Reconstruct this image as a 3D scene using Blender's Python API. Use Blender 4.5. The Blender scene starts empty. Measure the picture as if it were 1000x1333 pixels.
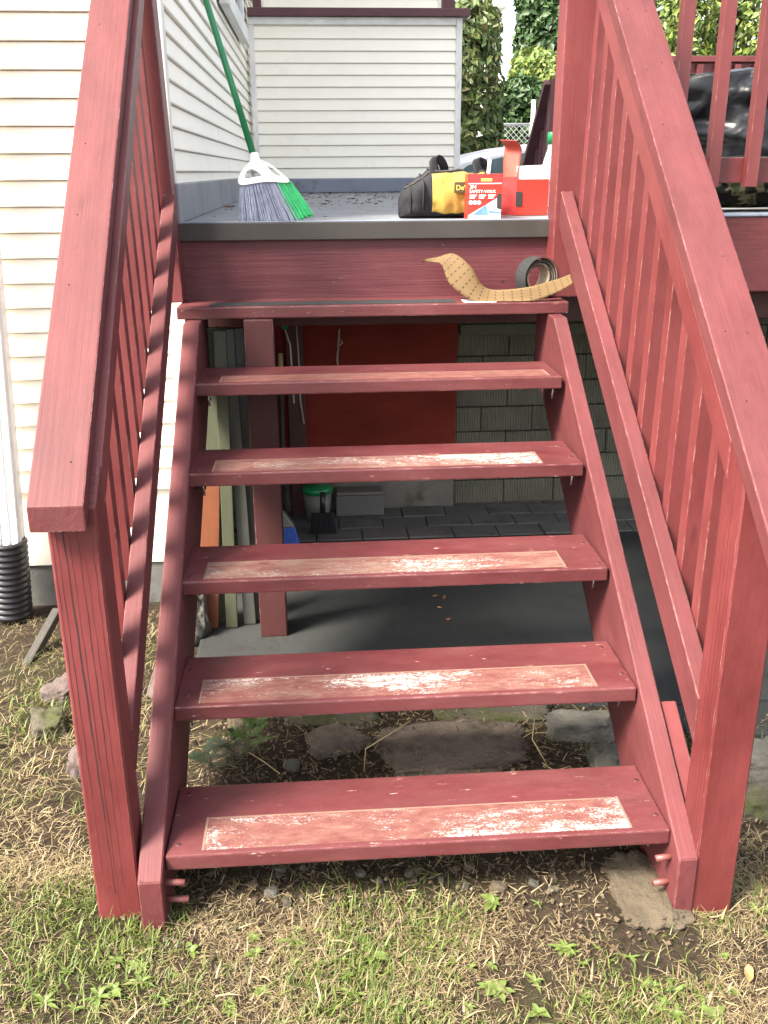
import bpy, bmesh, math, random
import numpy as np
from mathutils import Vector, Matrix, noise
random.seed(7); rng = np.random.default_rng(7)
scn = bpy.context.scene; COL = scn.collection
# ------------------------------------------------------------------ camera
CAM = Vector((.3437, -1.6364, 1.3287)); F = 1238.15
CR = Vector((0.9974057517, -0.0716981642, -0.0064140196)); CU = Vector((0.0301993073, 0.3358899931, 0.9414169716))
CW = Vector((0.0653434636, 0.9391684012, -0.3371838460))
cd = bpy.data.cameras.new('camera'); cam = bpy.data.objects.new('camera', cd); COL.objects.link(cam)
cd.sensor_fit = 'HORIZONTAL'; cd.sensor_width = 36; cd.lens = 36 * F / 1000; cd.clip_start = .02; cd.clip_end = 2000
cam.matrix_world = Matrix(((CR.x, CU.x, -CW.x, CAM.x), (CR.y, CU.y, -CW.y, CAM.y), (CR.z, CU.z, -CW.z, CAM.z), (0, 0, 0, 1)))
scn.camera = cam
# ------------------------------------------------------------------ light
LD = Vector((.56, .34, -.75)).normalized()            # direction the sunlight travels
wd = bpy.data.worlds.new('World'); scn.world = wd; wd.use_nodes = True
nt = wd.node_tree; sky = nt.nodes.new('ShaderNodeTexSky'); sky.sky_type = 'NISHITA'; sky.sun_disc = False
sky.sun_elevation = math.asin(-LD.z); sky.sun_rotation = math.atan2(-LD.x, -LD.y)
sky.air_density = 1.0; sky.dust_density = 2.5
bg = nt.nodes['Background']; hz_ = nt.nodes.new('ShaderNodeHueSaturation'); hz_.inputs['Saturation'].default_value = .48      # thin milky haze
nt.links.new(sky.outputs[0], hz_.inputs['Color']); wm_ = nt.nodes.new('ShaderNodeMix'); wm_.data_type = 'RGBA'; wm_.blend_type = 'MULTIPLY'; wm_.inputs[0].default_value = 1; wm_.inputs[7].default_value = (1, .97, .93, 1); nt.links.new(hz_.outputs[0], wm_.inputs[6]); nt.links.new(wm_.outputs[2], bg.inputs[0]); bg.inputs[1].default_value = .15
sl = bpy.data.lights.new('sun', 'SUN'); sl.energy = 4.0; sl.angle = math.radians(18); sl.color = (1, .93, .80)
so = bpy.data.objects.new('sun', sl); COL.objects.link(so); so.rotation_euler = (-LD).to_track_quat('Z', 'Y').to_euler(); so.location = (-6, -3, 9)
scn.view_settings.view_transform = 'Standard'; scn.view_settings.look = 'None'; scn.view_settings.gamma = 1
scn.view_settings.exposure = 2.14

def P(px, py, ax, val):
    """world point seen at a place of the survey photograph, on the plane ax = val"""
    d = CW + CR * ((px - 500) / F) + CU * ((666.5 - py) / F); i = 'xyz'.index(ax)
    return CAM + d * ((val - CAM[i]) / d[i])
# ------------------------------------------------------------------ materials
MATS = {}
def N(t, kind, **kw):
    n = t.nodes.new(kind)
    for k, v in kw.items():
        if k in n.inputs: n.inputs[k].default_value = v
        else: setattr(n, k, v)
    return n
def base_mat(name, rough=.6, spec=.5):
    m = bpy.data.materials.new(name); m.use_nodes = True; t = m.node_tree
    b = t.nodes['Principled BSDF']; b.inputs['Roughness'].default_value = rough
    b.inputs['Specular IOR Level'].default_value = spec; MATS[name] = m
    return m, t, b
def coords(t, scale=(1, 1, 1), rand=True, kind='Object'):
    tc = N(t, 'ShaderNodeTexCoord'); mp = N(t, 'ShaderNodeMapping'); mp.inputs['Scale'].default_value = scale
    t.links.new(tc.outputs[kind], mp.inputs['Vector'])
    if rand:
        oi = N(t, 'ShaderNodeObjectInfo'); vm = N(t, 'ShaderNodeVectorMath', operation='MULTIPLY_ADD')
        cx = N(t, 'ShaderNodeCombineXYZ')
        for k in range(3): t.links.new(oi.outputs['Random'], cx.inputs[k])
        vm.inputs[1].default_value = (37.1, 53.3, 71.7); t.links.new(cx.outputs[0], vm.inputs[0]); t.links.new(mp.outputs[0], vm.inputs[2])
        return vm.outputs[0]
    return mp.outputs[0]
def ramp(t, fac, stops, interp='LINEAR'):
    r = N(t, 'ShaderNodeValToRGB'); r.color_ramp.interpolation = interp; e = r.color_ramp.elements
    while len(e) < len(stops): e.new(.5)
    for q, (p, c) in zip(e, stops): q.position = p; q.color = tuple(c) + (1,) if len(c) == 3 else c
    t.links.new(fac, r.inputs[0]); return r.outputs[0]
def noise_(t, vec, scale, detail=4, rough=.6, dist=0):
    n = N(t, 'ShaderNodeTexNoise'); n.inputs['Scale'].default_value = scale; n.inputs['Detail'].default_value = detail
    n.inputs['Roughness'].default_value = rough; n.inputs['Distortion'].default_value = dist; t.links.new(vec, n.inputs['Vector']); return n.outputs[0]
def mix(t, fac, a, b, mode='MIX'):
    m = N(t, 'ShaderNodeMix', data_type='RGBA', blend_type=mode)
    for s, v in ((0, fac), (6, a), (7, b)):
        if hasattr(v, 'links'): t.links.new(v, m.inputs[s])
        else: m.inputs[s].default_value = v if s == 0 else tuple(v) + (1,)
    return m.outputs[2]
def math_(t, op, a, b=0.0):
    m = N(t, 'ShaderNodeMath', operation=op)
    for s, v in ((0, a), (1, b)):
        if hasattr(v, 'links'): t.links.new(v, m.inputs[s])
        else: m.inputs[s].default_value = v
    return m.outputs[0]
def bump(t, b, h, strength=.4, dist=.002, prev=None):
    n = N(t, 'ShaderNodeBump'); n.inputs['Strength'].default_value = strength; n.inputs['Distance'].default_value = dist
    t.links.new(h, n.inputs['Height'])
    if prev is not None: t.links.new(prev, n.inputs['Normal'])
    t.links.new(n.outputs[0], b.inputs['Normal']); return n.outputs[0]
W1 = (1, 1, 1); K0 = (0, 0, 0)
def paint(name, col, grain=.5, chips=.62, rough=.42, checks=False, spec=.5, dust=0, edge=.75):
    """oil paint over sawn timber, grain along the board's local X"""
    m, t, b = base_mat(name, rough, spec)
    g = coords(t, (1.3, 46, 46)); g2 = coords(t, (.5, 11, 11)); o = coords(t, W1)
    gr = noise_(t, g, 2.2, 5, .65, .3); gr2 = noise_(t, g2, 3, 4, .6, 1.2)
    lv = noise_(t, coords(t, (1, 2.2, 2.2)), 2.6, 7, .72); fine = noise_(t, o, 160, 3, .6)
    c = mix(t, ramp(t, lv, [(.3, K0), (.72, W1)]), [v * .68 for v in col], [min(1, v * 1.18 + .006) for v in col])
    c = mix(t, math_(t, 'MULTIPLY', ramp(t, gr, [(.35, K0), (.75, W1)]), .12), c, [v * .6 for v in col])
    ch = noise_(t, coords(t, (7, 30, 30)), 2.6, 6, .72)
    c = mix(t, math_(t, 'MULTIPLY', ramp(t, ch, [(chips + .08, K0), (chips + .12, W1)]), .55), c, (.62, .42, .36))
    vk = N(t, 'ShaderNodeTexVoronoi'); vk.inputs['Scale'].default_value = 1; t.links.new(coords(t, (3.2, 11, 11)), vk.inputs['Vector'])
    c = mix(t, math_(t, 'MULTIPLY', ramp(t, vk.outputs['Distance'], [(.05, W1), (.11, K0)]), .55), c, [v * .55 for v in col])
    dk = noise_(t, coords(t, (30, 30, 30)), 1, 2, .5)
    c = mix(t, ramp(t, dk, [(.77, K0), (.8, W1)]), c, [v * .35 for v in col])
    if dust:
        du = math_(t, 'MULTIPLY', ramp(t, noise_(t, coords(t, (2.2, 5, 5)), 1.6, 6, .7), [(.35, K0), (.68, W1)]), noise_(t, coords(t, (60, 60, 60)), 2, 4, .8))
        c = mix(t, math_(t, 'MULTIPLY', du, dust), c, (.27, .15, .14))
    bv = N(t, 'ShaderNodeBevel', samples=4); bv.inputs['Radius'].default_value = .005; ge = N(t, 'ShaderNodeNewGeometry'); dt = N(t, 'ShaderNodeVectorMath', operation='DOT_PRODUCT')
    t.links.new(bv.outputs[0], dt.inputs[0]); t.links.new(ge.outputs['Normal'], dt.inputs[1]); ed = math_(t, 'SUBTRACT', 1.0, dt.outputs['Value'])
    wk = ramp(t, math_(t, 'MULTIPLY', ramp(t, ed, [(.02, K0), (.12, W1)]), noise_(t, coords(t, (14, 40, 40)), 2, 6, .75)), [(.50, K0), (.60, W1)])
    c = mix(t, math_(t, 'MULTIPLY', wk, edge), c, (.40, .25, .22))
    hsum = math_(t, 'ADD', math_(t, 'MULTIPLY', gr, .8), math_(t, 'ADD', math_(t, 'MULTIPLY', gr2, .7), math_(t, 'MULTIPLY', fine, .12)))
    if checks:
        w = N(t, 'ShaderNodeTexWave', wave_type='BANDS', bands_direction='Y'); w.inputs['Scale'].default_value = 21
        w.inputs['Distortion'].default_value = .9; w.inputs['Detail'].default_value = 2; w.inputs['Detail Scale'].default_value = .2
        t.links.new(coords(t, (.06, 1, 0), False), w.inputs['Vector'])
        br = noise_(t, coords(t, (2.2, 40, 0)), 1, 2)
        k = math_(t, 'MULTIPLY', ramp(t, w.outputs['Fac'], [(.955, K0), (.995, W1)]), ramp(t, br, [(.4, K0), (.5, W1)]))
        c = mix(t, math_(t, 'MULTIPLY', k, .8), c, [v * .22 for v in col]); hsum = math_(t, 'SUBTRACT', hsum, math_(t, 'MULTIPLY', k, 1.2))
    t.links.new(c, b.inputs['Base Color']); bump(t, b, hsum, grain, .0022)
    r = math_(t, 'ADD', math_(t, 'MULTIPLY', lv, .25), rough - .1); t.links.new(r, b.inputs['Roughness'])
    return m
RED = (.128, .0215, .0222)
paint('red_paint', RED, .3, .63, dust=.08)
paint('red_paint_grainy', (.094, .0175, .0195), .5, .63, .62, dust=.08, spec=.35)
paint('red_paint_post', RED, .3, .66, checks=True)
paint('red_paint_tread', (.090, .0168, .0195), .28, .57, .38, dust=.22)
paint('red_paint_old', (.092, .016, .021), .8, .6, .5)
paint('panel_red', (.17, .021, .012), .35, .85, .85, spec=.2, edge=0)
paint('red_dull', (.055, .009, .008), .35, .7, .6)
paint('red_weathered', (.09, .025, .03), .4, .66, .55)
paint('white_trim', (.74, .73, .69), .08, .9, .4, edge=0)
paint('brown_beam', (.11, .055, .03), .7, .66, .8, edge=0)
paint('orange_timber', (.17, .048, .015), .5, .8, .6)
paint('sage_timber', (.062, .066, .036), .3, .68, .55, edge=0)
paint('grey_frame', (.05, .054, .045), .2, .7, .45, edge=0)
paint('pale_wood', (.52, .40, .20), .4, .8, .6, edge=0)
def plain(name, col, rough=.6, var=.15, scale=8, bmp=0, bscale=60, metal=0, spec=.5, dirt=None, dirt_lim=(.55, .7), bd=.004):
    m, t, b = base_mat(name, rough, spec); b.inputs['Metallic'].default_value = metal
    o = coords(t, W1); n = noise_(t, o, scale, 6, .65)
    c = mix(t, ramp(t, n, [(.28, K0), (.72, W1)]), [v * (1 - var) for v in col], [min(1, v * (1 + var)) for v in col])
    if dirt:
        d = noise_(t, o, scale * .7 + 3.1, 8, .7); c = mix(t, ramp(t, d, [(dirt_lim[0], K0), (dirt_lim[1], W1)]), c, dirt)
    t.links.new(c, b.inputs['Base Color'])
    if bmp: bump(t, b, noise_(t, o, bscale, 8, .75), bmp, bd)
    return m
plain('siding_white', (.86, .815, .70), .45, .035, 5, .06, 90, dirt=(.68, .66, .58), dirt_lim=(.6, .85))
plain('gutter_white', (.80, .81, .80), .35, .03, 6)
plain('concrete_wall', (0.1050, 0.1024, 0.0945), .9, .2, 5, .7, 45, dirt=(0.0577, 0.0551, 0.0473))
plain('concrete_rough', (0.1296, 0.1152, 0.0960), .95, .25, 7, 1, 25, dirt=(0.0576, 0.0480, 0.0336))
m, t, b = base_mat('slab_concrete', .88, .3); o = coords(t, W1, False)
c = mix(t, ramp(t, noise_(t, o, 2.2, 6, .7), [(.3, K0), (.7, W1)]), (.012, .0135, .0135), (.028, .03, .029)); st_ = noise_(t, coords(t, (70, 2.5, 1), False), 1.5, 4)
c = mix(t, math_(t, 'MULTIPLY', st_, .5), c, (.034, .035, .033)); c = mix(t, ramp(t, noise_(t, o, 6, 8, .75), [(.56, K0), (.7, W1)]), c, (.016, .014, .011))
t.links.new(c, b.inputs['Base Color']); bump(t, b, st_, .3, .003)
plain('deck_membrane', (.19, .20, .215), .55, .2, 2.2, .12, 40, dirt=(.115, .11, .10), dirt_lim=(.48, .72))
plain('flashing_blue', (0.1600, 0.1840, 0.2320), .42, .18, 4, .12, 30, dirt=(0.1040, 0.1040, 0.1120))
plain('flashing_dark', (0.0338, 0.0297, 0.0261), .5, .2, 5, .15, 30, dirt=(0.0585, 0.0517, 0.0450), dirt_lim=(.6, .8))
plain('black_plastic', (0.0126, 0.0126, 0.0147), .36, .3, 9)
plain('green_plastic', (0.0096, 0.1760, 0.0600), .32, .12, 8)
plain('green_bristle', (.015, .36, .11), .45, .25, 50)
plain('grey_bristle', (.27, .29, .38), .5, .3, 50)
plain('blue_bristle', (.03, .10, .42), .5, .3, 50)
plain('white_plastic', (.84, .84, .83), .35, .03, 6)
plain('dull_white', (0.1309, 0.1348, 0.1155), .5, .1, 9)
plain('bag_cloth', (.022, .022, .025), .85, .4, 30, .5, 900, spec=.25)
plain('bag_yellow', (.36, .235, .05), .8, .18, 14, .4, 500, spec=.25, dirt=(.24, .155, .04), dirt_lim=(.52, .78))
plain('badge_dark', (.05, .035, .012), .6, .2, 20)
plain('print_yellow', (.80, .60, .10), .6, .05, 9)
plain('print_white', (.85, .84, .82), .6, .03, 9)
plain('print_blue', (.10, .20, .55), .5, .4, 40)
plain('card_red', (0.4160, 0.0280, 0.0176), .42, .06, 9)
plain('card_red_dark', (.34, .03, .03), .45, .4, 25)
plain('card_inner', (.42, .06, .04), .6, .2, 12)
plain('paper_white', (0.6970, 0.6885, 0.6630), .7, .03, 9, .2, 30)
plain('tape_grit', (.016, .0165, .018), .85, .3, 300, .8, 900)
plain('tape_core', (0.2880, 0.2320, 0.1680), .7, .12, 20)
plain('gallon_plastic', (.55, .6, .62), .15, .1, 10)
plain('soil_clod', (.18, .12, .075), .95, .35, 14, 1, 45)
plain('rock', (0.1019, 0.0955, 0.0796), .9, .35, 9, .9, 35, dirt=(0.0477, 0.0420, 0.0287), bd=.02)
plain('rock_moss', (0.0860, 0.0737, 0.0522), .95, .35, 8, .9, 40, dirt=(0.0554, 0.0614, 0.0154), dirt_lim=(.48, .62), bd=.02)
plain('flagstone', (.135, .105, .082), .95, .3, 6, .9, 45, dirt=(.06, .045, .028), dirt_lim=(.46, .6), bd=.02)
plain('stone_pink', (0.1014, 0.0749, 0.0676), .92, .2, 8, .6, 50, dirt=(0.0821, 0.0628, 0.0483), bd=.02)
plain('sandy_lump', (0.1169, 0.0888, 0.0561), .95, .25, 12, 1, 60, dirt=(0.0608, 0.0421, 0.0258), bd=.02)
plain('paver', (0.0998, 0.0924, 0.0840), .9, .3, 6, .6, 40, dirt=(0.0473, 0.0441, 0.0399))
plain('bolt_pink', (0.1386, 0.0420, 0.0378), .5, .2, 30)
plain('steel', (.5, .49, .47), .4, .1, 20, metal=.9)
plain('galvanized', (.45, .46, .46), .45, .15, 20, metal=.6)
plain('car_paint', (.70, .70, .71), .32, .03, 5)
plain('tyre', (.02, .02, .02), .8, .2, 20)
plain('asphalt', (.16, .155, .15), .9, .15, 3, .4, 60)
plain('dead_leaf', (.14, .06, .025), .7, .4, 30)
plain('orange_leaf', (.45, .17, .06), .7, .3, 30)
plain('bark', (.11, .08, .055), .95, .3, 12, .9, 40)
plain('steel_dark', (.035, .03, .025), .7, .4, 20, .5, 60)
plain('crack', (.02, .008, .007), .9, .1, 9)
plain('wire', (.42, .38, .32), .5, .2, 30)
def glassy(name, col, rough=.06):
    m, t, b = base_mat(name, rough, .8); b.inputs['Base Color'].default_value = tuple(col) + (1,)
    return m
glassy('window_glass', (.055, .075, .08)); glassy('car_glass', (.10, .15, .16), .04)
m, t, b = base_mat('clear_plastic', .12, .5); b.inputs['Base Color'].default_value = (.78, .82, .86, 1); b.inputs['Transmission Weight'].default_value = .75; b.inputs['IOR'].default_value = 1.2
# black tarpaulin with creases
m, t, b = base_mat('black_tarp', .36, .45); b.inputs['Base Color'].default_value = (.006, .0065, .009, 1)
o = coords(t, W1, False); n1 = N(t, 'ShaderNodeTexVoronoi', feature='F1'); n1.inputs['Scale'].default_value = 2.6; t.links.new(mix(t, .25, o, noise_(t, o, 4, 3)), n1.inputs['Vector'])
bump(t, b, math_(t, 'ADD', n1.outputs['Distance'], math_(t, 'MULTIPLY', noise_(t, o, 4, 2, .4, 1.5), 1.1)), .5, .06)
# camouflage cloth
m, t, b = base_mat('camouflage', .9, .2); o = coords(t, W1, False)
t.links.new(ramp(t, noise_(t, o, 13, 2, .4, 1.5), [(.0, (.012, .012, .010)), (.52, (.03, .032, .02)), (.57, (.15, .13, .075)), (.66, (.05, .06, .03))], 'CONSTANT'), b.inputs['Base Color'])
# ribbed split-face block
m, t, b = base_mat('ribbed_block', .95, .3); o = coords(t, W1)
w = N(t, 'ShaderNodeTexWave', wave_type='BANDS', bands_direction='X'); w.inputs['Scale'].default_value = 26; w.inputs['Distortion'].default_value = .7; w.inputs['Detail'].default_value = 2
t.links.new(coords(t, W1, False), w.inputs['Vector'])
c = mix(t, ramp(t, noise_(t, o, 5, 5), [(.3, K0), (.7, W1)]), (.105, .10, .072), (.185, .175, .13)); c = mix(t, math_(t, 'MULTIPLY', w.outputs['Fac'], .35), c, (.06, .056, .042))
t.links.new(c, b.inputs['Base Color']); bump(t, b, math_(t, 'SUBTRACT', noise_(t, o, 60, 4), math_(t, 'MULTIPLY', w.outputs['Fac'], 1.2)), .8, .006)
# worn anti-slip patches
def worn(name, white, tan, grad=0):
    """paint rubbed to tan primer and white glue residue; grad: more residue toward one end"""
    m, t, b = base_mat(name, .75, .3); sep = N(t, 'ShaderNodeSeparateXYZ'); t.links.new(coords(t, W1, False), sep.inputs[0])
    fine = noise_(t, coords(t, (30, 55, 55)), 3, 5, .75)
    c = mix(t, ramp(t, noise_(t, coords(t, (14, 30, 30)), 2, 5), [(.3, K0), (.7, W1)]), (.10, .029, .026), (.155, .066, .053))
    c = mix(t, math_(t, 'MULTIPLY', ramp(t, math_(t, 'ADD', noise_(t, coords(t, (3, 10, 10)), 2.3, 7, .75), math_(t, 'MULTIPLY', fine, .15)), [(tan, K0), (tan + .16, W1)]), .6), c, (.19, .13, .10))
    big = math_(t, 'ADD', noise_(t, coords(t, (1.7, 5, 5)), 1.6, 3), math_(t, 'MULTIPLY', sep.outputs[0], grad))
    k = math_(t, 'ADD', math_(t, 'MULTIPLY', big, .55), math_(t, 'ADD', math_(t, 'MULTIPLY', noise_(t, coords(t, (12, 30, 30)), 2.6, 9, .9), .75), math_(t, 'MULTIPLY', noise_(t, coords(t, (50, 90, 90)), 3, 4, .8), .5)))
    wm = ramp(t, k, [(white + .02, K0), (white + .045, W1)])
    c = mix(t, math_(t, 'MULTIPLY', wm, .8), c, (.40, .375, .355))
    t.links.new(c, b.inputs['Base Color']); bump(t, b, wm, .35, .0015); return m
worn('worn_first', .935, .60, .05); worn('worn_white', .925, .56, .08); worn('worn_tan', .955, .50); worn('worn_end', .94, .52, .16); worn('worn_faint', 1.03, .62)
plain('patch_edge', (.17, .10, .075), .7, .2, 30)
# tan backing paper with printed dashes
m, t, b = base_mat('tan_paper', .75, .3); u = N(t, 'ShaderNodeTexCoord').outputs['UV']
bk = N(t, 'ShaderNodeTexBrick'); bk.inputs['Scale'].default_value = 1; bk.inputs['Mortar Size'].default_value = .0
sp = N(t, 'ShaderNodeSeparateXYZ'); t.links.new(u, sp.inputs[0])
fx = math_(t, 'FRACT', math_(t, 'MULTIPLY', sp.outputs[0], 24)); fy = math_(t, 'FRACT', math_(t, 'MULTIPLY', sp.outputs[1], 5))
kk = math_(t, 'MULTIPLY', math_(t, 'LESS_THAN', fx, .16), math_(t, 'LESS_THAN', fy, .5))
t.links.new(mix(t, math_(t, 'MULTIPLY', kk, .85), (.125, .078, .034), (.02, .014, .01)), b.inputs['Base Color'])
# leaves and grass: colour per piece
def leafy(name, cols, rough=.5, trans=.25):
    m, t, b = base_mat(name, rough, .4); g = N(t, 'ShaderNodeNewGeometry'); n = len(cols)
    c = ramp(t, g.outputs['Random Per Island'], [(i / (n - 1), q) for i, q in enumerate(cols)]); t.links.new(c, b.inputs['Base Color'])
    tr = N(t, 'ShaderNodeBsdfTranslucent'); t.links.new(c, tr.inputs[0]); ms = N(t, 'ShaderNodeMixShader'); ms.inputs[0].default_value = trans
    out = t.nodes['Material Output']; t.links.new(b.outputs[0], ms.inputs[1]); t.links.new(tr.outputs[0], ms.inputs[2]); t.links.new(ms.outputs[0], out.inputs[0]); return m
leafy('leaf_dark', [(0.0153, 0.0382, 0.0119), (0.0382, 0.0765, 0.0213), (0.0510, 0.1020, 0.0255), (0.0255, 0.0595, 0.0170)])
leafy('leaf_mid', [(0.0270, 0.0540, 0.0180), (0.0810, 0.1260, 0.0315), (0.1170, 0.1530, 0.0450), (0.0540, 0.0900, 0.0270), (0.1530, 0.1350, 0.0450)])
leafy('leaf_lime', [(.08, .13, .03), (.17, .23, .045), (.25, .30, .07), (.05, .085, .02), (.12, .17, .03)])
leafy('grass_green', [(0.0487, 0.0830, 0.0139), (0.0922, 0.1366, 0.0218), (0.1409, 0.1805, 0.0347), (0.0758, 0.1073, 0.0190), (0.1951, 0.2048, 0.0607)])
leafy('grass_dry', [(0.1873, 0.1357, 0.0727), (0.2904, 0.2248, 0.1211), (0.3747, 0.3044, 0.1841), (0.1124, 0.0749, 0.0388), (0.2436, 0.1967, 0.0969)])
leafy('weed_leaf', [(0.0926, 0.1404, 0.0240), (0.0488, 0.0842, 0.0172), (0.0780, 0.1217, 0.0240), (0.1170, 0.1591, 0.0386), (0.0585, 0.0983, 0.0189), (0.1365, 0.1498, 0.0515)], .45)
leafy('conifer_dark', [(.012, .03, .018), (.022, .045, .026), (.018, .036, .016)]); leafy('conifer_lime', [(.07, .16, .03), (.10, .21, .04), (.14, .26, .05)])
leafy('soil_litter', [(.03, .02, .013), (.07, .045, .028), (.12, .085, .05), (.05, .03, .018), (.16, .12, .08), (.04, .045, .018)], .9, 0)
leafy('red_stem', [(.16, .07, .03), (.22, .10, .04)])
# ground
m, t, b = base_mat('ground_soil', .95, .2); o = coords(t, W1, False, 'Generated'); tc = N(t, 'ShaderNodeTexCoord'); o = tc.outputs['Object']
n1 = noise_(t, o, 3.1, 6, .65); n2 = noise_(t, o, 28, 7, .75); n3 = noise_(t, o, 95, 6, .75)
c = mix(t, ramp(t, n2, [(.3, K0), (.68, W1)]), (.014, .0095, .006), (.06, .042, .026)); c = mix(t, ramp(t, n3, [(.55, K0), (.7, W1)]), c, (.10, .075, .045))
c = mix(t, math_(t, 'MULTIPLY', ramp(t, n1, [(.5, K0), (.66, W1)]), .5), c, (.045, .05, .015))
t.links.new(c, b.inputs['Base Color']); bump(t, b, math_(t, 'ADD', n2, math_(t, 'MULTIPLY', n3, .5)), 1, .02)
def M(n): return MATS[n]
# ------------------------------------------------------------------ builders
WM = {}
def link(name, me, mat, parent=None, Mw=Matrix.Identity(4), kind=None):
    o = bpy.data.objects.new(name, me); COL.objects.link(o)
    if me is not None and mat and len(me.materials) == 0: me.materials.append(M(mat))
    o.matrix_basis = (WM[parent].inverted() @ Mw) if parent else Mw
    if parent: o.parent = parent
    WM[o] = Mw.copy()
    if kind: o['kind'] = kind
    return o
def thing(name, label, cat, loc=(0, 0, 0), group=None):
    o = link(name, None, None, None, Matrix.Translation(loc)); o.empty_display_size = .1
    return tag(o, label, cat, group)
def tag(o, label, cat, group=None):
    o['label'] = label; o['category'] = cat
    if group: o['group'] = group
    return o
def bm_mesh(bm, name='mesh', smooth=False):
    me = bpy.data.meshes.new(name); bm.normal_update(); bm.to_mesh(me); bm.free()
    if smooth: me.polygons.foreach_set('use_smooth', [True] * len(me.polygons))
    return me
def box_bm(lx, ly, lz, bev=.003, cuts=0):
    bm = bmesh.new(); bmesh.ops.create_cube(bm, size=1); bmesh.ops.scale(bm, vec=(lx, ly, lz), verts=bm.verts)
    if bev: bmesh.ops.bevel(bm, geom=bm.edges[:], offset=min(bev, lx * .3, ly * .3, lz * .3), segments=2, affect='EDGES', profile=.6)
    return bm
CACHE = {}
def box_me(lx, ly, lz, bev=.003, mat=None):
    k = (round(lx, 4), round(ly, 4), round(lz, 4), bev, mat)
    if k not in CACHE: CACHE[k] = bm_mesh(box_bm(lx, ly, lz, bev), 'board')
    return CACHE[k]
def frame(x, z, o):
    x = Vector(x).normalized(); y = Vector(z).cross(x).normalized(); z = x.cross(y)
    return Matrix(((x.x, y.x, z.x, o[0]), (x.y, y.y, z.y, o[1]), (x.z, y.z, z.z, o[2]), (0, 0, 0, 1)))
def board(name, a, b, w, t, up, mat, parent=None, bev=.003):
    """timber from a to b: w across, t along up"""
    a, b = Vector(a), Vector(b); return link(name, box_me((b - a).length, w, t, bev, mat), mat, parent, frame(b - a, up, (a + b) / 2))
def box(name, x0, x1, y0, y1, z0, z1, mat, parent=None, bev=.003):
    d = (x1 - x0, y1 - y0, z1 - z0); c = ((x0 + x1) / 2, (y0 + y1) / 2, (z0 + z1) / 2); k = d.index(max(d))
    if k == 0: return link(name, box_me(d[0], d[1], d[2], bev, mat), mat, parent, Matrix.Translation(c))
    if k == 1: return link(name, box_me(d[1], d[0], d[2], bev, mat), mat, parent, frame((0, 1, 0), (0, 0, 1), c))
    return link(name, box_me(d[2], d[0], d[1], bev, mat), mat, parent, frame((0, 0, 1), (0, 1, 0), c))
def prism(name, poly, ax, a0, a1, mat, parent=None, bev=.003, along=None):
    """polygon extruded along ax (0,1,2); poly lists the two other axes in order; along: board direction for the grain"""
    def pt(p, a): q = list(p); q.insert(ax, a); return Vector(q)
    c = sum((pt(p, (a0 + a1) / 2) for p in poly), Vector()) / len(poly)
    Mw = frame(along, (1, 0, 0) if ax == 0 else (0, 0, 1), c) if along else Matrix.Translation(c); inv = Mw.inverted()
    bm = bmesh.new(); A = [bm.verts.new(inv @ pt(p, a0)) for p in poly]; B = [bm.verts.new(inv @ pt(p, a1)) for p in poly]
    bm.faces.new(A); bm.faces.new(B[::-1]); n = len(poly)
    for i in range(n): bm.faces.new((A[i], B[i], B[(i + 1) % n], A[(i + 1) % n]))
    bmesh.ops.recalc_face_normals(bm, faces=bm.faces[:])
    if bev: bmesh.ops.bevel(bm, geom=bm.edges[:], offset=bev, segments=1, affect='EDGES')
    return link(name, bm_mesh(bm), mat, parent, Mw)
def lathe_me(prof, n=24, smooth=True, caps=True):
    bm = bmesh.new(); R = [[bm.verts.new((r * math.cos(2 * math.pi * i / n), r * math.sin(2 * math.pi * i / n), z)) for i in range(n)] for r, z in prof]
    for A, B in zip(R, R[1:]):
        for i in range(n): bm.faces.new((A[i], A[(i + 1) % n], B[(i + 1) % n], B[i]))
    if caps: bm.faces.new(R[0][::-1]); bm.faces.new(R[-1])
    return bm_mesh(bm, 'turned', smooth)
def tube_bm(bm, pts, r, n=8):
    pts = [Vector(p) for p in pts]; rings = []
    for i, p in enumerate(pts):
        d = (pts[min(i + 1, len(pts) - 1)] - pts[max(i - 1, 0)]).normalized(); a = d.orthogonal().normalized()
        if rings: a = (pa - d * pa.dot(d)).normalized()
        pa = a; bb = d.cross(a); rr = r[i] if isinstance(r, (list, tuple)) else r
        rings.append([bm.verts.new(p + (a * math.cos(2 * math.pi * k / n) + bb * math.sin(2 * math.pi * k / n)) * rr) for k in range(n)])
    for A, B in zip(rings, rings[1:]):
        for k in range(n): bm.faces.new((A[k], A[(k + 1) % n], B[(k + 1) % n], B[k]))
    bm.faces.new(rings[0][::-1]); bm.faces.new(rings[-1])
def tube(name, pts, r, mat, parent=None, n=8, kind=None):
    c = Vector(pts[0]); bm = bmesh.new(); tube_bm(bm, [Vector(p) - c for p in pts], r, n); return link(name, bm_mesh(bm, smooth=True), mat, parent, Matrix.Translation(c), kind)
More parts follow.
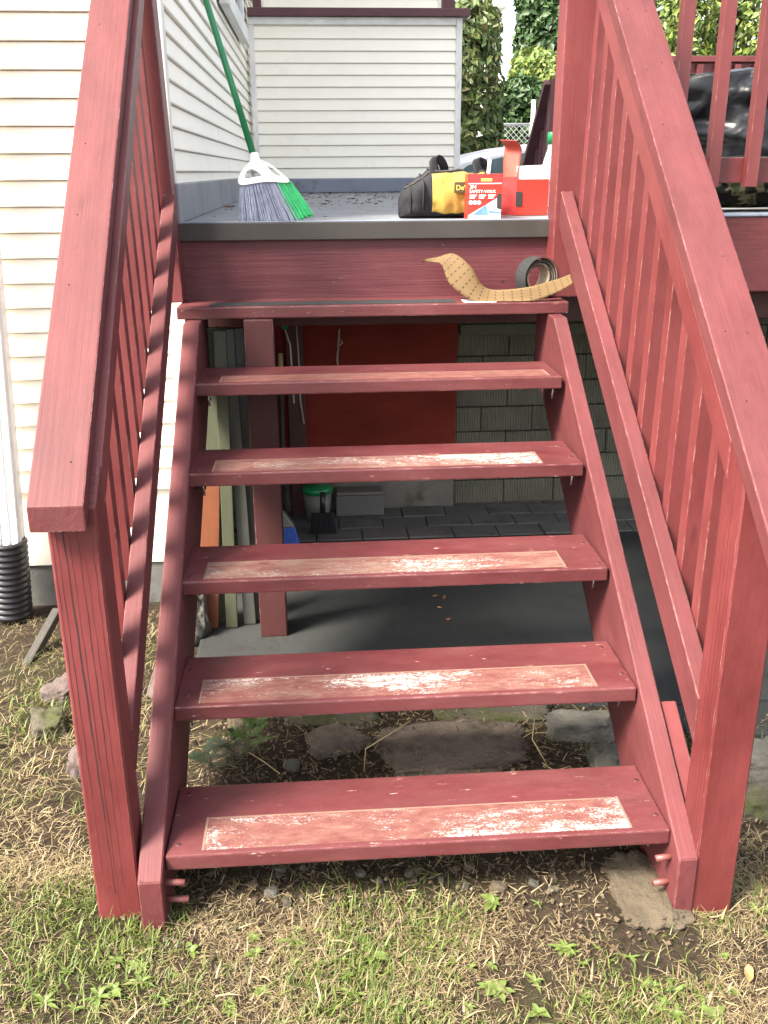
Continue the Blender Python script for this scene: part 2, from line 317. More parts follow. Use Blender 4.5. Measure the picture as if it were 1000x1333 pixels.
def np_mesh(verts, faces4=None, faces3=None, smooth=False):
    me = bpy.data.meshes.new('mesh'); V = np.asarray(verts, np.float32).reshape(-1, 3); lp = []; st = []; tot = []; s = 0
    for fs in (faces4, faces3):
        if fs is None: continue
        fs = np.asarray(fs, np.int32); k = fs.shape[1]; lp.append(fs.ravel()); st.append(s + np.arange(len(fs)) * k); tot.append(np.full(len(fs), k)); s += fs.size
    me.vertices.add(len(V)); me.vertices.foreach_set('co', V.ravel()); me.loops.add(s); me.loops.foreach_set('vertex_index', np.concatenate(lp))
    n = sum(len(q) for q in st); me.polygons.add(n); me.polygons.foreach_set('loop_start', np.concatenate(st).astype(np.int32)); me.polygons.foreach_set('loop_total', np.concatenate(tot).astype(np.int32))
    me.update(calc_edges=True); me.validate()
    if smooth: me.polygons.foreach_set('use_smooth', [True] * n)
    return me
def grid_me(nu, nv, fn, close=False, uv=False):
    V = [fn(i / (nu - 1), j / (nv - 1)) for i in range(nu) for j in range(nv)]
    Fc = [(i * nv + j, (i + 1) * nv + j, (i + 1) * nv + j + 1, i * nv + j + 1) for i in range(nu - 1) for j in range(nv - 1)]
    me = np_mesh([tuple(v) for v in V], Fc, None, True)
    if uv:
        L = me.uv_layers.new(name='UVMap'); vi = np.zeros(len(me.loops), np.int32); me.loops.foreach_get('vertex_index', vi)
        L.data.foreach_set('uv', np.stack([(vi // nv) / (nu - 1), (vi % nv) / (nv - 1)], 1).astype(np.float32).ravel())
    return me
def solid(o, t):
    md = o.modifiers.new('thickness', 'SOLIDIFY'); md.thickness = t; md.offset = 0; return o
def rock_me(seed, sx, sy, sz, rough=.25, sub=3, flat=0):
    """angular weathered stone grown from a block"""
    bm = bmesh.new(); bmesh.ops.create_cube(bm, size=2); bmesh.ops.subdivide_edges(bm, edges=bm.edges[:], cuts=5 + 3 * sub, use_grid_fill=True); off = Vector((seed * 7.3, seed * 3.1, seed)); rd = .32 if flat else .62
    for v in bm.verts:
        d = v.co.copy(); p = d.lerp(d.normalized() * 1.12, rd); k = 1 + rough * noise.noise(d * .9 + off) + rough * .45 * noise.noise(d * 2.3 + off) + rough * .3 * noise.noise(d * 6 + off) + rough * .16 * noise.noise(d * 14 + off); p = p * k
        v.co = Vector((p.x * sx, p.y * sy, p.z * sz))
    return bm_mesh(bm, 'stone', True)
def textmesh(body, size, extrude=.0004):
    cu = bpy.data.curves.new('lettering', 'FONT'); cu.body = body; cu.size = size; cu.extrude = extrude
    tmp = bpy.data.objects.new('lettering', cu); COL.objects.link(tmp); dg = bpy.context.evaluated_depsgraph_get()
    me = bpy.data.meshes.new_from_object(tmp.evaluated_get(dg)); bpy.data.objects.remove(tmp); return me
def leaves_me(C, Nn, size, aspect=.5, fold=.25, up=.3, jit=.6):
    """one folded leaf per centre, facing roughly along Nn"""
    n = len(C); nn = Nn + rng.normal(0, jit, (n, 3)); nn[:, 2] += up; nn /= np.linalg.norm(nn, axis=1)[:, None]
    d = rng.normal(0, 1, (n, 3)); d[:, 2] -= .5; d -= nn * (d * nn).sum(1)[:, None]; d /= np.linalg.norm(d, axis=1)[:, None]; s = np.cross(nn, d)
    L = size * rng.uniform(.6, 1.3, n)[:, None]; Wd = L * aspect
    b = C - d * L * .5; tip = C + d * L * .5; l = C + s * Wd * .5 + nn * Wd * fold; r = C - s * Wd * .5 + nn * Wd * fold
    V = np.stack([b, l, tip, r], 1).reshape(-1, 3); i = np.arange(n) * 4
    return np_mesh(V, None, np.concatenate([np.stack([i, i + 2, i + 1], 1), np.stack([i, i + 3, i + 2], 1)]))
# ------------------------------------------------------------------ ground
def G(x, y):
    z = -.165 - .03 * (x - .5) * max(0, min(1, (1.6 - y))) + .012 * noise.noise(Vector((x * 2.3, y * 2.3, .3))) + .006 * noise.noise(Vector((x * 9, y * 9, 1.7)))
    ye = .86 + .09 * noise.noise(Vector((x * 4, 3.3, 0))) + .04 * noise.noise(Vector((x * 15, 1.3, 0))) - (.2 if x > 1.3 else 0)
    if -.25 < x < 3.2 and y > .5: z += .012 * min(1, (y - .5) / .2) * min(1, (x + .25) / .15)
    if -.25 < x < 3.2 and y > ye: z -= .05 * min(1, (y - ye) / .1) * min(1, (x + .25) / .15)
    if y > 6.5: z += min(.22, (y - 6.5) * .1)
    return z
gx = np.concatenate([[-400, -120, -40, -15, -7, -4, -2.5], np.arange(-1.8, 2.8, .035), [3.2, 4, 6, 10, 20, 50, 130, 400]])
gy = np.concatenate([[-400, -100, -30, -10, -5, -3, -2.2, -1.6, -1.2, -.9], np.arange(-.7, 1.75, .035), [2, 2.4, 3, 4, 5, 6, 6.5, 7, 8, 9, 10, 14, 25, 60, 150, 500]])
V = [(x, y, G(x, y)) for x in gx for y in gy]; nv = len(gy)
link('ground', np_mesh(V, [(i * nv + j, (i + 1) * nv + j, (i + 1) * nv + j + 1, i * nv + j + 1) for i in range(len(gx) - 1) for j in range(nv - 1)], None, True), 'ground_soil', kind='structure')
box('driveway', -6, 26, 7.6, 20, -.4, .075, 'asphalt', bev=0)['kind'] = 'structure'
SLAB = -.172
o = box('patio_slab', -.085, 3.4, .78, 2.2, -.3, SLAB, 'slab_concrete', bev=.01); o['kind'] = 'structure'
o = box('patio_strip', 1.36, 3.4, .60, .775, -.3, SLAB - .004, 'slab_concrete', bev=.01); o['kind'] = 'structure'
pv = thing('paver_floor', 'dark worn paver strip at the foot of the ribbed block wall under the deck', 'paving', (.6, 2.4, SLAB))
random.seed(3)
for r in range(3):
    for c in range(18):
        x = -.08 + c * .2 + (.1 if r % 2 else 0); y = 2.205 + r * .132; tz = random.uniform(-.006, .004)
        box('paver', x, x + .196, y, y + .129, -.25, SLAB + .003 + tz * .6, 'paver', pv, .004)
# ------------------------------------------------------------------ staircase
RISE, RUN, TH, TD = .1904, .2659, .036, .238; SLP = RISE / RUN; W = 1.067
DZ = [0, .001, .002, .006, .001, -.006]; DXs = [0, -.003, -.005, -.008, -.011]
st = thing('staircase', 'open red timber staircase with six worn treads rising from the lawn to the deck', 'staircase', (.53, .2, -.17))
def stringer(x0, x1, y0):
    prism('stringer', [(y0, y0 * SLP + .006), (y0, -.23), (.12, -.23), (1.49, .716 * 1.49 - .33), (1.49, .905), (.899 / SLP, .905)], 0, x0, x1, 'red_paint_grainy', st, .003, (0, 1, SLP))
stringer(-.052, -.003, -.045); stringer(W + .002, W + .044, -.055)
prism('sister_board', [(.0, -.01), (.0, -.21), (.24, .0), (.30, .13), (.245, .165)], 0, W + .048, W + .086, 'red_paint', st, .003, (0, 1, SLP))
PM = ['worn_first', 'worn_white', 'worn_tan', 'worn_end', 'worn_faint']
PX = [(.075, .985), (.055, .975), (.055, .96), (.065, .955), (.075, 1.03)]
for i in range(5):
    y = i * RUN; z = i * RISE + DZ[i]; dx = -.0027 * i
    tr = box('tread', dx, W + dx, y, y + TD, z - TH, z, 'red_paint_tread', st, .004)
    a, b_ = PX[i]
    g = box('grip_patch', a + dx, b_ + dx, y + .014, y + .118 - (.02 if i == 4 else 0), z - .004, z + .0012, PM[i], tr, .0005)
    for xx in (a + dx, b_ + dx): box('patch_rim', xx - .002, xx + .003, y + .013, y + .12 - (.02 if i == 4 else 0), z - .004, z + .0018, 'patch_edge', tr, 0)
    box('patch_rim', a + dx, b_ + dx, y + .115 - (.02 if i == 4 else 0), y + .119 - (.02 if i == 4 else 0), z - .004, z + .0016, 'patch_edge', tr, 0)
    for xx in (.02, W - .02):
        for yy in (.05, .19):
            link('nail_head', lathe_me([(.001, .0008), (.006, .0006), (.0065, -.002)], 10), 'red_dull', tr, Matrix.Translation((xx + dx + random.uniform(-.006, .006), y + yy + random.uniform(-.02, .02), z)))
    for xx, sg in ((.004, 1), (W - .004, -1)):
        tube('bracket_bolt', [(xx, y + .05, z - .055), (xx + sg * .028, y + .05, z - .055)], .005, 'red_dull', st)
        tube('bracket_pin', [(xx + sg * .02, y + .045, z - .034), (xx + sg * .024, y + .045, z - .075)], .0028, 'steel', st)
tr = box('tread', -.078, W + .065, 1.325, 1.325 + .2, .943 - TH, .943, 'red_paint_tread', st, .004)
box('grip_strip', .02, .78, 1.343, 1.425, .94, .9448, 'tape_grit', tr, .0004)
for x, z in ((-.01, -.055), (-.005, -.098)): tube('bolt', [(x, -.01, z), (x + .048, -.015, z)], .007, 'bolt_pink', st, 10)
for x, z in ((W + .01, -.06), (W + .01, -.125)): tube('bolt', [(x, -.01, z), (x - .042, -.015, z)], .007, 'bolt_pink', st, 10)
# ------------------------------------------------------------------ stair railings
def line_x(pts, x0, x1):
    """best line through surveyed points while x goes from x0 (first) to x1 (last)"""
    n = len(pts); Q = [P(px, py, 'x', x0 + (x1 - x0) * k / (n - 1)) for k, (px, py) in enumerate(pts)]
    ys = np.array([q.y for q in Q]); zs = np.array([q.z for q in Q]); s, c = np.polyfit(ys, zs, 1); return s, c
def railing(side):
    L = side < 0
    lab = 'red slatted stair railing on the house side, its newel post split by long cracks' if L else 'red slatted stair railing on the side away from the house, sunlit slat sides'
    rt = thing('stair_railing', lab, 'railing', (-.1 if L else 1.15, .04, -.17), 'stair railings')
    xi = -.060 if L else 1.108; s = -1 if L else 1                       # inner face of the posts
    def X(a, b): return (min(xi + s * a, xi + s * b), max(xi + s * a, xi + s * b))
    y0 = .0 if L else -.05
    if L: sc, cc = line_x([(112, 640), (127.5, 430), (138, 330), (150, 204), (169, 0)], -.071, -.097)
    else: sc, cc = line_x([(1000, 690), (940, 480), (883, 300), (833, 100), (800, 0)], 1.10, 1.13)
    if L: sb, cb = line_x([(178, 850), (195, 693), (215, 450), (224, 284)], -.056, -.066)
    else: sb, cb = line_x([(897, 950), (850, 760), (800, 565), (760, 425), (729, 300)], 1.106, 1.112)
    HU = .072 if L else .078; ss, cs_ = sc, cc - .05 - HU
    if not L: cb += .062
    top = lambda y, x=0: sc * y + cc
    # newel post with a slanted top
    x0, x1 = X(0, .09)
    prism('newel_post', [(y0, -.32), (y0 + .09, -.32), (y0 + .09, top(y0 + .09) - .045), (y0, top(y0) - .045)], 0, x0, x1, 'red_paint_post', rt, .004, (0, 0, 1))
    if L:
        for f0, f1, t0, t1, wd0 in ((.30, .45, 0, .92, .0017), (.08, .10, .02, .75, .0006), (.17, .22, .0, .85, .0007), (.42, .52, .05, .97, .0006), (.58, .66, .0, .9, .0008), (.70, .78, .1, .8, .0005), (.86, .90, .02, .6, .0005)):
            bm = bmesh.new(); vs = []; H_ = top(y0) - .05 + .16
            for k in range(25):
                u = k / 24; px_ = x0 + .09 * (f0 + (f1 - f0) * u) + .0006 * math.sin(k * 1.7 + f0 * 50); pz = top(y0) - .05 - H_ * (t0 + (t1 - t0) * u); hw = wd0 * (.25 + .75 * math.sin(math.pi * min(.95, u + .08))) * random.uniform(.4, 1.1)
                vs.append((bm.verts.new((px_ - hw, y0 - .0005, pz)), bm.verts.new((px_ + hw, y0 - .0005, pz))))
            for A, B in zip(vs, vs[1:]): bm.faces.new((A[0], A[1], B[1], B[0]))
            link('crack', bm_mesh(bm), 'crack', rt)
    # upper post
    yt = 1.425
    xm = -.114 if L else 1.141; tl = -.025 if L else .004
    board('upper_post', (xm, yt + .045, .945), (xm + tl * 1.4, yt + .045, 2.35), .09, .09, (0, -1, 0), 'red_paint', rt, .004)
    # cap rail, laid flat; under rail on edge; bottom rail
    xa = (-.170 if L else 1.099); xb = (-.071 if L else 1.205)
    ya = -.035 if L else -.215; yb = yt - .003; dxr = -.034 if L else .034; dxb = -.012 if L else .008
    def slat(name, xa, xb, s_, c_, h, yA, yB, mat, dx=0):
        """sloping rail with plumb-cut ends"""
        c0 = Vector(((xa + xb) / 2, yA, s_ * yA + c_ - h / 2)); c1 = Vector(((xa + xb) / 2 + dx, yB, s_ * yB + c_ - h / 2)); Mw = frame(c1 - c0, (0, 0, 1), (c0 + c1) / 2); inv = Mw.inverted(); hw = abs(xb - xa) / 2
        bm = bmesh.new(); vs = [bm.verts.new(inv @ (c + Vector((a_, 0, b2_)))) for c in (c0, c1) for a_, b2_ in ((-hw, -h / 2), (hw, -h / 2), (hw, h / 2), (-hw, h / 2))]
        for f in ((0, 1, 2, 3), (7, 6, 5, 4), (0, 4, 5, 1), (1, 5, 6, 2), (2, 6, 7, 3), (3, 7, 4, 0)): bm.faces.new([vs[q_] for q_ in f])
        bmesh.ops.recalc_face_normals(bm, faces=bm.faces[:]); bmesh.ops.bevel(bm, geom=bm.edges[:], offset=.003, segments=2, affect='EDGES', profile=.6)
        return link(name, bm_mesh(bm), mat, rt, Mw)
    cap = slat('cap_rail', xa, xb, sc, cc, .048, ya, yb, 'red_paint_grainy', dxr)
    cl = (P(120, 300, 'x', -.07)).y
    for k in range(9):
        yy = .03 + .16 * k
        for xx in ((xa * .7 + xb * .3), (xa * .3 + xb * .7)):
            if random.random() < .45: continue
            q = yy + random.uniform(-.02, .02)
            link('nail_hole', lathe_me([(.0005, .0005), (.0018, .0006), (.002, -.003)], 8), 'crack', cap, frame((0, 1, sc), (0, -sc, 1), (xx + dxr * (q - ya) / (yb - ya), q, sc * q + cc + .0003)))
    a, b_ = X(-.003, .034)
    slat('under_rail', a, b_, ss, cs_ + HU, HU, y0 + .07, yb, 'red_paint', dxr)
    a, b_ = X(-.004, .034)
    slat('bottom_rail', a, b_, sb, cb + (.0 if L else .045), .098 if L else .107, y0 + .075, yb, 'red_paint_grainy', dxb)
    # balusters on the outer side of the rails
    a, b_ = X(.036, .074); n = 11
    for k in range(n):
        yy = (.195 if L else .165) + k * .1165
        f = (yy - y0 - .09) / (yb - y0 - .09); xc = (a + b_) / 2; ym = yy + .019
        board('baluster', (xc + dxb * f, ym, sb * ym + cb - .10), (xc + dxr * f, ym, ss * ym + cs_ + HU - .028), .038, .038, (0, -1, 0), 'red_paint', rt, .002)
railing(-1); railing(1)
# ------------------------------------------------------------------ deck
DK = 1.178; YB = 6.0; XR = 3.6
dk = thing('deck', 'raised deck with grey coated floor and red fascia at the head of the stairs', 'deck', (1.2, 1.7, -.17))
fl = box('deck_floor', -.085, XR, 1.51, YB, DK - .04, DK, 'deck_membrane', dk, .003)
box('edge_flashing', -.085, 1.10, 1.492, 1.508, DK - .052, DK + .002, 'flashing_dark', dk, .003)
box('flashing_lip', -.085, 1.10, 1.494, 1.53, DK + .002, DK + .005, 'flashing_blue', dk, .001)
box('fascia', -.085, 1.10, 1.512, 1.55, .90, DK - .042, 'red_paint_old', dk, .003)
box('fascia', 1.2, XR, 1.468, 1.507, .947, DK + .006, 'red_paint_grainy', dk, .004)
box('floor_edge', 1.2, XR, 1.464, 1.60, DK + .007, DK + .016, 'flashing_blue', dk, .004)
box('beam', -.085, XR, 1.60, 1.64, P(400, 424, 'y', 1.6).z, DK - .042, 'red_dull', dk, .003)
for k in range(9): box('joist', -.03 + .42 * k, .008 + .42 * k, 1.65, YB - .1, .98, DK - .042, 'brown_beam', dk, 0)
for (px, y) in ((347, 1.312),): 
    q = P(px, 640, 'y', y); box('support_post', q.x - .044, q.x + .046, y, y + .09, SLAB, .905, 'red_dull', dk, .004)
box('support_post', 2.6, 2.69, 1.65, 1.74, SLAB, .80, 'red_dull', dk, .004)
box('curb', -.0855, -.068, 1.512, YB - .03, DK + .0, DK + .12, 'deck_membrane', dk, .006)
box('curb', -.067, 1.50, YB - .045, YB - .015, DK, DK + .105, 'flashing_blue', dk, .012)
# deck guard beside the stairs
gd = thing('deck_guard', 'red deck guard of thin upright slats on the front edge beside the stairs', 'railing', (2.2, 1.55, DK))
zb = P(950, 205, 'y', 1.56).z; zl = P(950, 238, 'y', 1.56).z
box('bottom_rail', 1.21, XR, 1.545, 1.583, zl, zb, 'red_paint', gd)
box('top_rail', 1.21, XR, 1.545, 1.583, 2.12, 2.2, 'red_paint', gd)
box('cap_rail', 1.2, XR, 1.50, 1.60, 2.202, 2.24, 'red_paint_grainy', gd)
x = P(884, 60, 'y', 1.52).x
for k in range(-2, 18):
    xx = x + k * .1275 
    if xx > 1.22: box('baluster', xx, xx + .038, 1.505, 1.543, zl - .012, 2.19, 'red_paint', gd, .002)
gf = thing('deck_guard', 'red deck guard along the far edge behind the black plastic bundle', 'railing', (3, 5.0, DK))
zt = P(950, 74, 'y', 5).z; z2 = P(950, 96, 'y', 5).z
box('cap_rail', 2.2, 4.4, 4.93, 5.06, zt - .035, zt, 'red_paint', gf)
box('top_rail', 2.2, 4.4, 4.97, 5.01, z2, zt - .037, 'red_paint', gf)
box('bottom_rail', 2.2, 4.4, 4.97, 5.01, DK + .08, DK + .16, 'red_paint', gf)
for k in range(18): box('baluster', 2.22 + k * .125, 2.258 + k * .125, 4.93, 4.968, DK + .05, z2 + .05, 'red_paint', gf, 0)
for xx in (2.2, 4.3): box('post', xx, xx + .09, 5.012, 5.10, DK, zt - .036, 'red_paint', gf)
# rear stair railing running down toward the street
q0 = P(722, 104, 'y', 5.3); rr = thing('rear_stair_railing', 'dark red railing sloping down behind the deck toward the parked car', 'railing', (q0.x, 5.3, DK))
q1 = P(689, 222, 'x', q0.x - .05)
box('post', q0.x - .02, q0.x + .075, 5.3, 5.39, DK, q0.z + .01, 'red_weathered', rr)
q1 = P(680, 240, 'x', q0.x - .02)
board('cap_rail', (q0.x - .01, 5.34, q0.z - .01), (q0.x - .01, q1.y, q1.z), .1, .04, (0, 0, 1), 'red_weathered', rr)
for k in range(9):
    y = 5.5 + k * .14; zt_ = q0.z - .03 + (q1.z - q0.z) * (y - 5.34) / (q1.y - 5.34); box('baluster', q0.x + .0, q0.x + .035, y, y + .035, zt_ - .85, zt_ - .01, 'red_weathered', rr, 0)
board('bottom_rail', (q0.x + .017, 5.39, q0.z - .82), (q0.x + .017, q1.y, q1.z - .82), .04, .08, (0, 0, 1), 'red_weathered', rr)
# ------------------------------------------------------------------ house
XS = -.09; YF = 1.585
hs = thing('house', 'white lap sided house wall with concrete footing beside the stairs', 'house', (-2, 3, -.17))
box('wall', -4.2, XS - .022, YF + .022, 9.2, .0, 5.2, 'siding_white', hs, 0)
box('foundation', -4.2, XS - .012, YF + .03, 9.2, -.45, .279, 'concrete_wall', hs, .006)
def lap(par, x0, x1, e, mat='siding_white'):
    """cross-section mesh of one clapboard, length along local X, face toward -Y"""
    k = ('lap', round(x1 - x0, 3), e)
    if k not in CACHE:
        L = x1 - x0; pr = [(.0, 0), (-.016, 0), (-.0175, .002), (-.0175, .006), (-.006, e - .003), (.0, e - .0027)]
        bm = bmesh.new(); A = [bm.verts.new((0, y, z)) for y, z in pr]; B = [bm.verts.new((L, y, z)) for y, z in pr]
        bm.faces.new(A[::-1]); bm.faces.new(B)
        for i in range(6): bm.faces.new((A[i], A[(i + 1) % 6], B[(i + 1) % 6], B[i]))
        CACHE[k] = bm_mesh(bm, 'clapboard')
    return CACHE[k]
for k in range(62):
    link('siding_board', lap(hs, -4.2, XS - .02, .0791), 'siding_white', hs, Matrix.Translation((-4.2, YF + .02, .281 + k * .0791)))
for k in range(57):
    z = 1.333 - .0685 + k * .0685
    cuts = [0, (1.35, 2.2, .8, 1.75)[k % 4] + .03 * (k % 3), 9.2 - YF - .02]
    for a, b_ in zip(cuts, cuts[1:]):
        link('siding_board', lap(hs, 0, b_ - a - .002, .0685), 'siding_white', hs, Matrix(((0, -1, 0, XS - .02 + random.uniform(-.001, .0012)), (1, 0, 0, YF + .022 + a), (0, 0, 1, z), (0, 0, 0, 1))))
box('corner_trim', XS - .05, XS + .002, YF - .004, YF + .05, .281, 5.2, 'white_trim', hs, .003)
box('base_trim', XS - .02, XS + .004, YF + .06, 9.2, 1.10, 1.262, 'white_trim', hs, .003)
q = P(318, 58, 'x', XS + .02); q2 = P(272, 0, 'x', XS + .02)
wn = box('window', XS + .003, XS + .012, q.y - 1.5, q.y - .12, q.z + .10, 3.15, 'window_glass', hs, 0)
for a in (q.y - 1.6, q.y - .12): box('window_frame', XS + .003, XS + .03, a, a + .11, q.z + .095, 3.2, 'white_trim', wn)
box('window_sill', XS + .003, XS + .05, q.y - 1.62, q.y + .01, q.z, q.z + .093, 'white_trim', wn)
rf = box('roof', -4.4, XS - .01, YF - .02, 9.4, 5.2, 5.32, 'flashing_dark', hs, .01)
# gutter downspout and drain pipe
q = P(28, 708, 'y', 1.50); ds = thing('downspout', 'white ribbed metal downspout dropping into the black drain pipe', 'downspout', (q.x - .035, 1.5, q.z))
tilt = P(3, 400, 'y', 1.5).x - q.x
for k, (a, b_) in enumerate(((-.085, -.062), (-.056, -.032), (-.026, .0))):
    board('rib', (q.x + (a + b_) / 2, 1.488, q.z), (q.x + (a + b_) / 2 - .0 + tilt * 3.4, 1.488, q.z + 2.9), .022, .03, (0, -1, 0), 'gutter_white', ds, .005)
board('pipe', (q.x - .042, 1.515, q.z - .05), (q.x - .042 + tilt * 3.4, 1.515, q.z + 2.9), .088, .05, (0, -1, 0), 'gutter_white', ds, .006)
q = P(14, 752, 'y', 1.48); prof = []
for k in range(13): z = -.20 + k * .022; prof += [(.062, z), (.07, z + .006), (.07, z + .013), (.063, z + .019)]
prof += [(.058, prof[-1][1]), (.056, -.05)]
zc = P(20, 705, 'y', 1.46).z
dp = link('drain_pipe', lathe_me(prof, 28, True, False), 'black_plastic', None, Matrix.Translation((q.x - .005, 1.49, zc - .085)) @ Matrix.Rotation(.06, 4, 'Y')); tag(dp, 'black corrugated drain pipe standing at the foot of the white downspout', 'pipe')
# ------------------------------------------------------------------ porch half wall
pw = thing('porch_wall', 'white lap sided half wall with plum red cap at the back of the deck', 'wall', (.7, YB, DK))
xl, xr = XS + .012, P(600.5, 120, 'y', YB).x; z0, zt = P(450, 233, 'y', YB).z, P(450, 22, 'y', YB).z
box('core', xl, xr - .02, YB + .02, YB + .14, DK - .1, zt, 'siding_white', pw, 0)
n = 13; e = (zt - .06 - z0) / n
for k in range(n): link('siding_board', lap(pw, xl, xr - .03, e), 'siding_white', pw, Matrix.Translation((xl + .01, YB + .018, z0 + k * e)))
box('corner_trim', xr - .045, xr, YB - .004, YB + .15, DK, zt, 'white_trim', pw); box('corner_trim', xl, xl + .04, YB - .002, YB + .016, z0, zt - .05, 'white_trim', pw)
box('head_trim', xl + .001, xr - .046, YB - .006, YB + .016, zt - .05, zt, 'white_trim', pw)
box('cap', xl, xr + .05, YB - .05, YB + .2, zt + .002, P(450, 11, 'y', YB).z, 'red_weathered', pw)
zc = P(450, 11, 'y', YB).z
qx = P(585, 5, 'y', YB).x; box('post', qx - .045, qx + .045, YB + .02, YB + .11, zc, 3.2, 'red_weathered', pw)
qx = P(334, 5, 'y', YB).x; box('post', qx - .03, qx + .03, YB + .02, YB + .11, zc, 3.2, 'red_weathered', pw)
bw = thing('annex_wall', 'white lap sided annex wall seen over the half wall cap', 'wall', (.7, 7, .05))
box('core', -.08, 1.45, 6.92, 7.1, .0, 4, 'siding_white', bw, 0)
for k in range(26): link('siding_board', lap(bw, 0, 1.4, .09), 'siding_white', bw, Matrix.Translation((.0, 6.918, 1.2 + k * .09)))
box('corner_trim', 1.40, 1.46, 6.895, 7.0, .05, 3.9, 'white_trim', bw)
# ------------------------------------------------------------------ under the deck
YW = 2.62
xr0 = P(594, 500, 'y', YW).x
bw = thing('ribbed_block_wall', 'grey ribbed block wall standing in the shade under the deck', 'wall', (1.4, YW, SLAB))
box('core', xr0, XR, YW + .03, YW + .2, -.3, DK - .2, 'concrete_rough', bw, 0)
for r in range(9):
    for c in range(11):
        x = xr0 + c * .24 - (.12 if r % 2 else 0); x0, x1 = max(x, xr0), x + .236
        if x1 - x0 < .05: continue
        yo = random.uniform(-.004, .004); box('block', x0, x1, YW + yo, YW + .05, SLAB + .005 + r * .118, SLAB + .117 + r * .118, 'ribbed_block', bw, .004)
zz = P(640, 437, 'y', YW - .03).z; box('ledger', xr0 + .01, xr0 + .9, YW - .03, YW - .008, zz, zz + .05, 'sage_timber', bw)
rw = thing('red_panel_wall', 'dull red painted panel wall on a rough concrete base under the deck', 'wall', (.4, YW, SLAB))
zb = P(500, 592, 'y', YW - .03).z
xp = P(388, 500, 'y', YW).x
box('panel', -.4, xr0 - .003, YW - .03, YW + .05, zb, DK - .05, 'panel_red', rw, .003)
box('footing', -.4, xr0 - .004, YW - .02, YW + .1, -.3, zb - .003, 'concrete_rough', rw, .012)
box('jamb', xp - .045, xp + .03, YW - .09, YW - .031, SLAB, DK - .06, 'red_dull', rw, .003)
# stored timber and frames standing by the footing
def plank(name, label, cat, pxb, pxt, y, w, t, mat, yt=None, group=None, zt=.86):
    a = P(pxb, 760, 'y', y); bb = P(pxt, 430, 'y', y + .01); d = (bb - a) / (bb.z - a.z)
    z0 = SLAB + .002; p0 = a + d * (z0 - a.z); p1 = a + d * (zt - a.z)
    return tag(board(name, p0, p1, w, t, (0, -1, 0), mat, None, .003), label, cat, group)
plank('timber_plank', 'orange stained plank standing beside the grey frames under the deck', 'plank', 273, 275, 1.41, .065, .03, 'orange_timber', zt=.45)
plank('timber_plank', 'broad sage green board at the back of the stored frames under the deck', 'plank', 281, 283, 1.455, .07, .02, 'sage_timber')
for k, (pb, pt) in enumerate(((300, 286), (322, 296), (334, 308))):
    o = plank('stored_frame', ['narrow grey frame bar standing next to the orange plank', 'middle grey frame bar of the stack stored under the deck', 'grey frame bar standing against the dark red support post'][k], 'frame', pb, pt, 1.40 + .022 * k, [.04, .042, .05][k], .02, 'grey_frame' if k else 'sage_timber', group='frames stored under the deck')
    if k: 
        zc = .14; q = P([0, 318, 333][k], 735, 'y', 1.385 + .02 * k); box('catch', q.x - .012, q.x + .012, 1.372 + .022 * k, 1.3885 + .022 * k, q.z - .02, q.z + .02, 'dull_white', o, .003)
q = P(274, 800, 'y', 1.62); o = link('rock', rock_me(5, .045, .05, .10, .35), 'rock', None, Matrix.Translation((q.x - .02, 1.36, SLAB + .07))); tag(o, 'tall pale rock standing beside the orange plank', 'rock', 'rocks about the stairs')
# hand tools hanging below the deck
def hang(name, label, cat, pts, r, mat, y, group=None): 
    return tag(tube(name, [P(a, b_, 'y', y) for a, b_ in pts], r, mat, None, 6), label, cat, group)
for k, (a, b_, c, d) in enumerate(((354, 455, 357, 650), (365, 460, 372, 655))):
    t_ = thing('garden_tool', ['black shafted tool with pale handle leaning next to the support post', 'black shafted tool with pale handle leaning beside the green wrapped hook'][k], 'tool', P(c, d, 'y', YW - .16), 'tools under the deck')
    top, bot = P(a, b_, 'y', YW - .12), P(c, d + 60, 'y', YW - .16); bot = top + (bot - top) * ((SLAB - top.z) / (bot.z - top.z)); mid = top.lerp(bot, .1)
    tube('handle', [top, mid], .011, 'pale_wood', t_); tube('shaft', [mid, bot + Vector((0, 0, .002))], .009, 'steel_dark', t_)
hook = thing('rope_hook', 'pale cord looped from a green wrapped hook under the deck', 'hook', P(370, 425, 'y', 1.9))
tube('green_wrap', [P(369, 405, 'y', 1.9), P(371, 428, 'y', 1.9)], .012, 'green_plastic', hook); tube('cord', [P(371, 428, 'y', 1.9), P(378, 450, 'y', 1.9), P(380, 480, 'y', 1.9), P(383, 525, 'y', 1.9)], .003, 'wire', hook)
hang('hanging_wire', 'thin pale wire dangling in front of the red panel near the tools', 'wire', [(386, 425), (389, 470), (391, 520), (396, 552)], .0035, 'wire', YW - .1)
hang('hanging_wire', 'twisted short wire hook hanging in the middle of the red panel', 'wire', [(442, 428), (440, 452), (446, 446), (442, 440), (439, 465), (440, 478)], .004, 'wire', YW - .06)
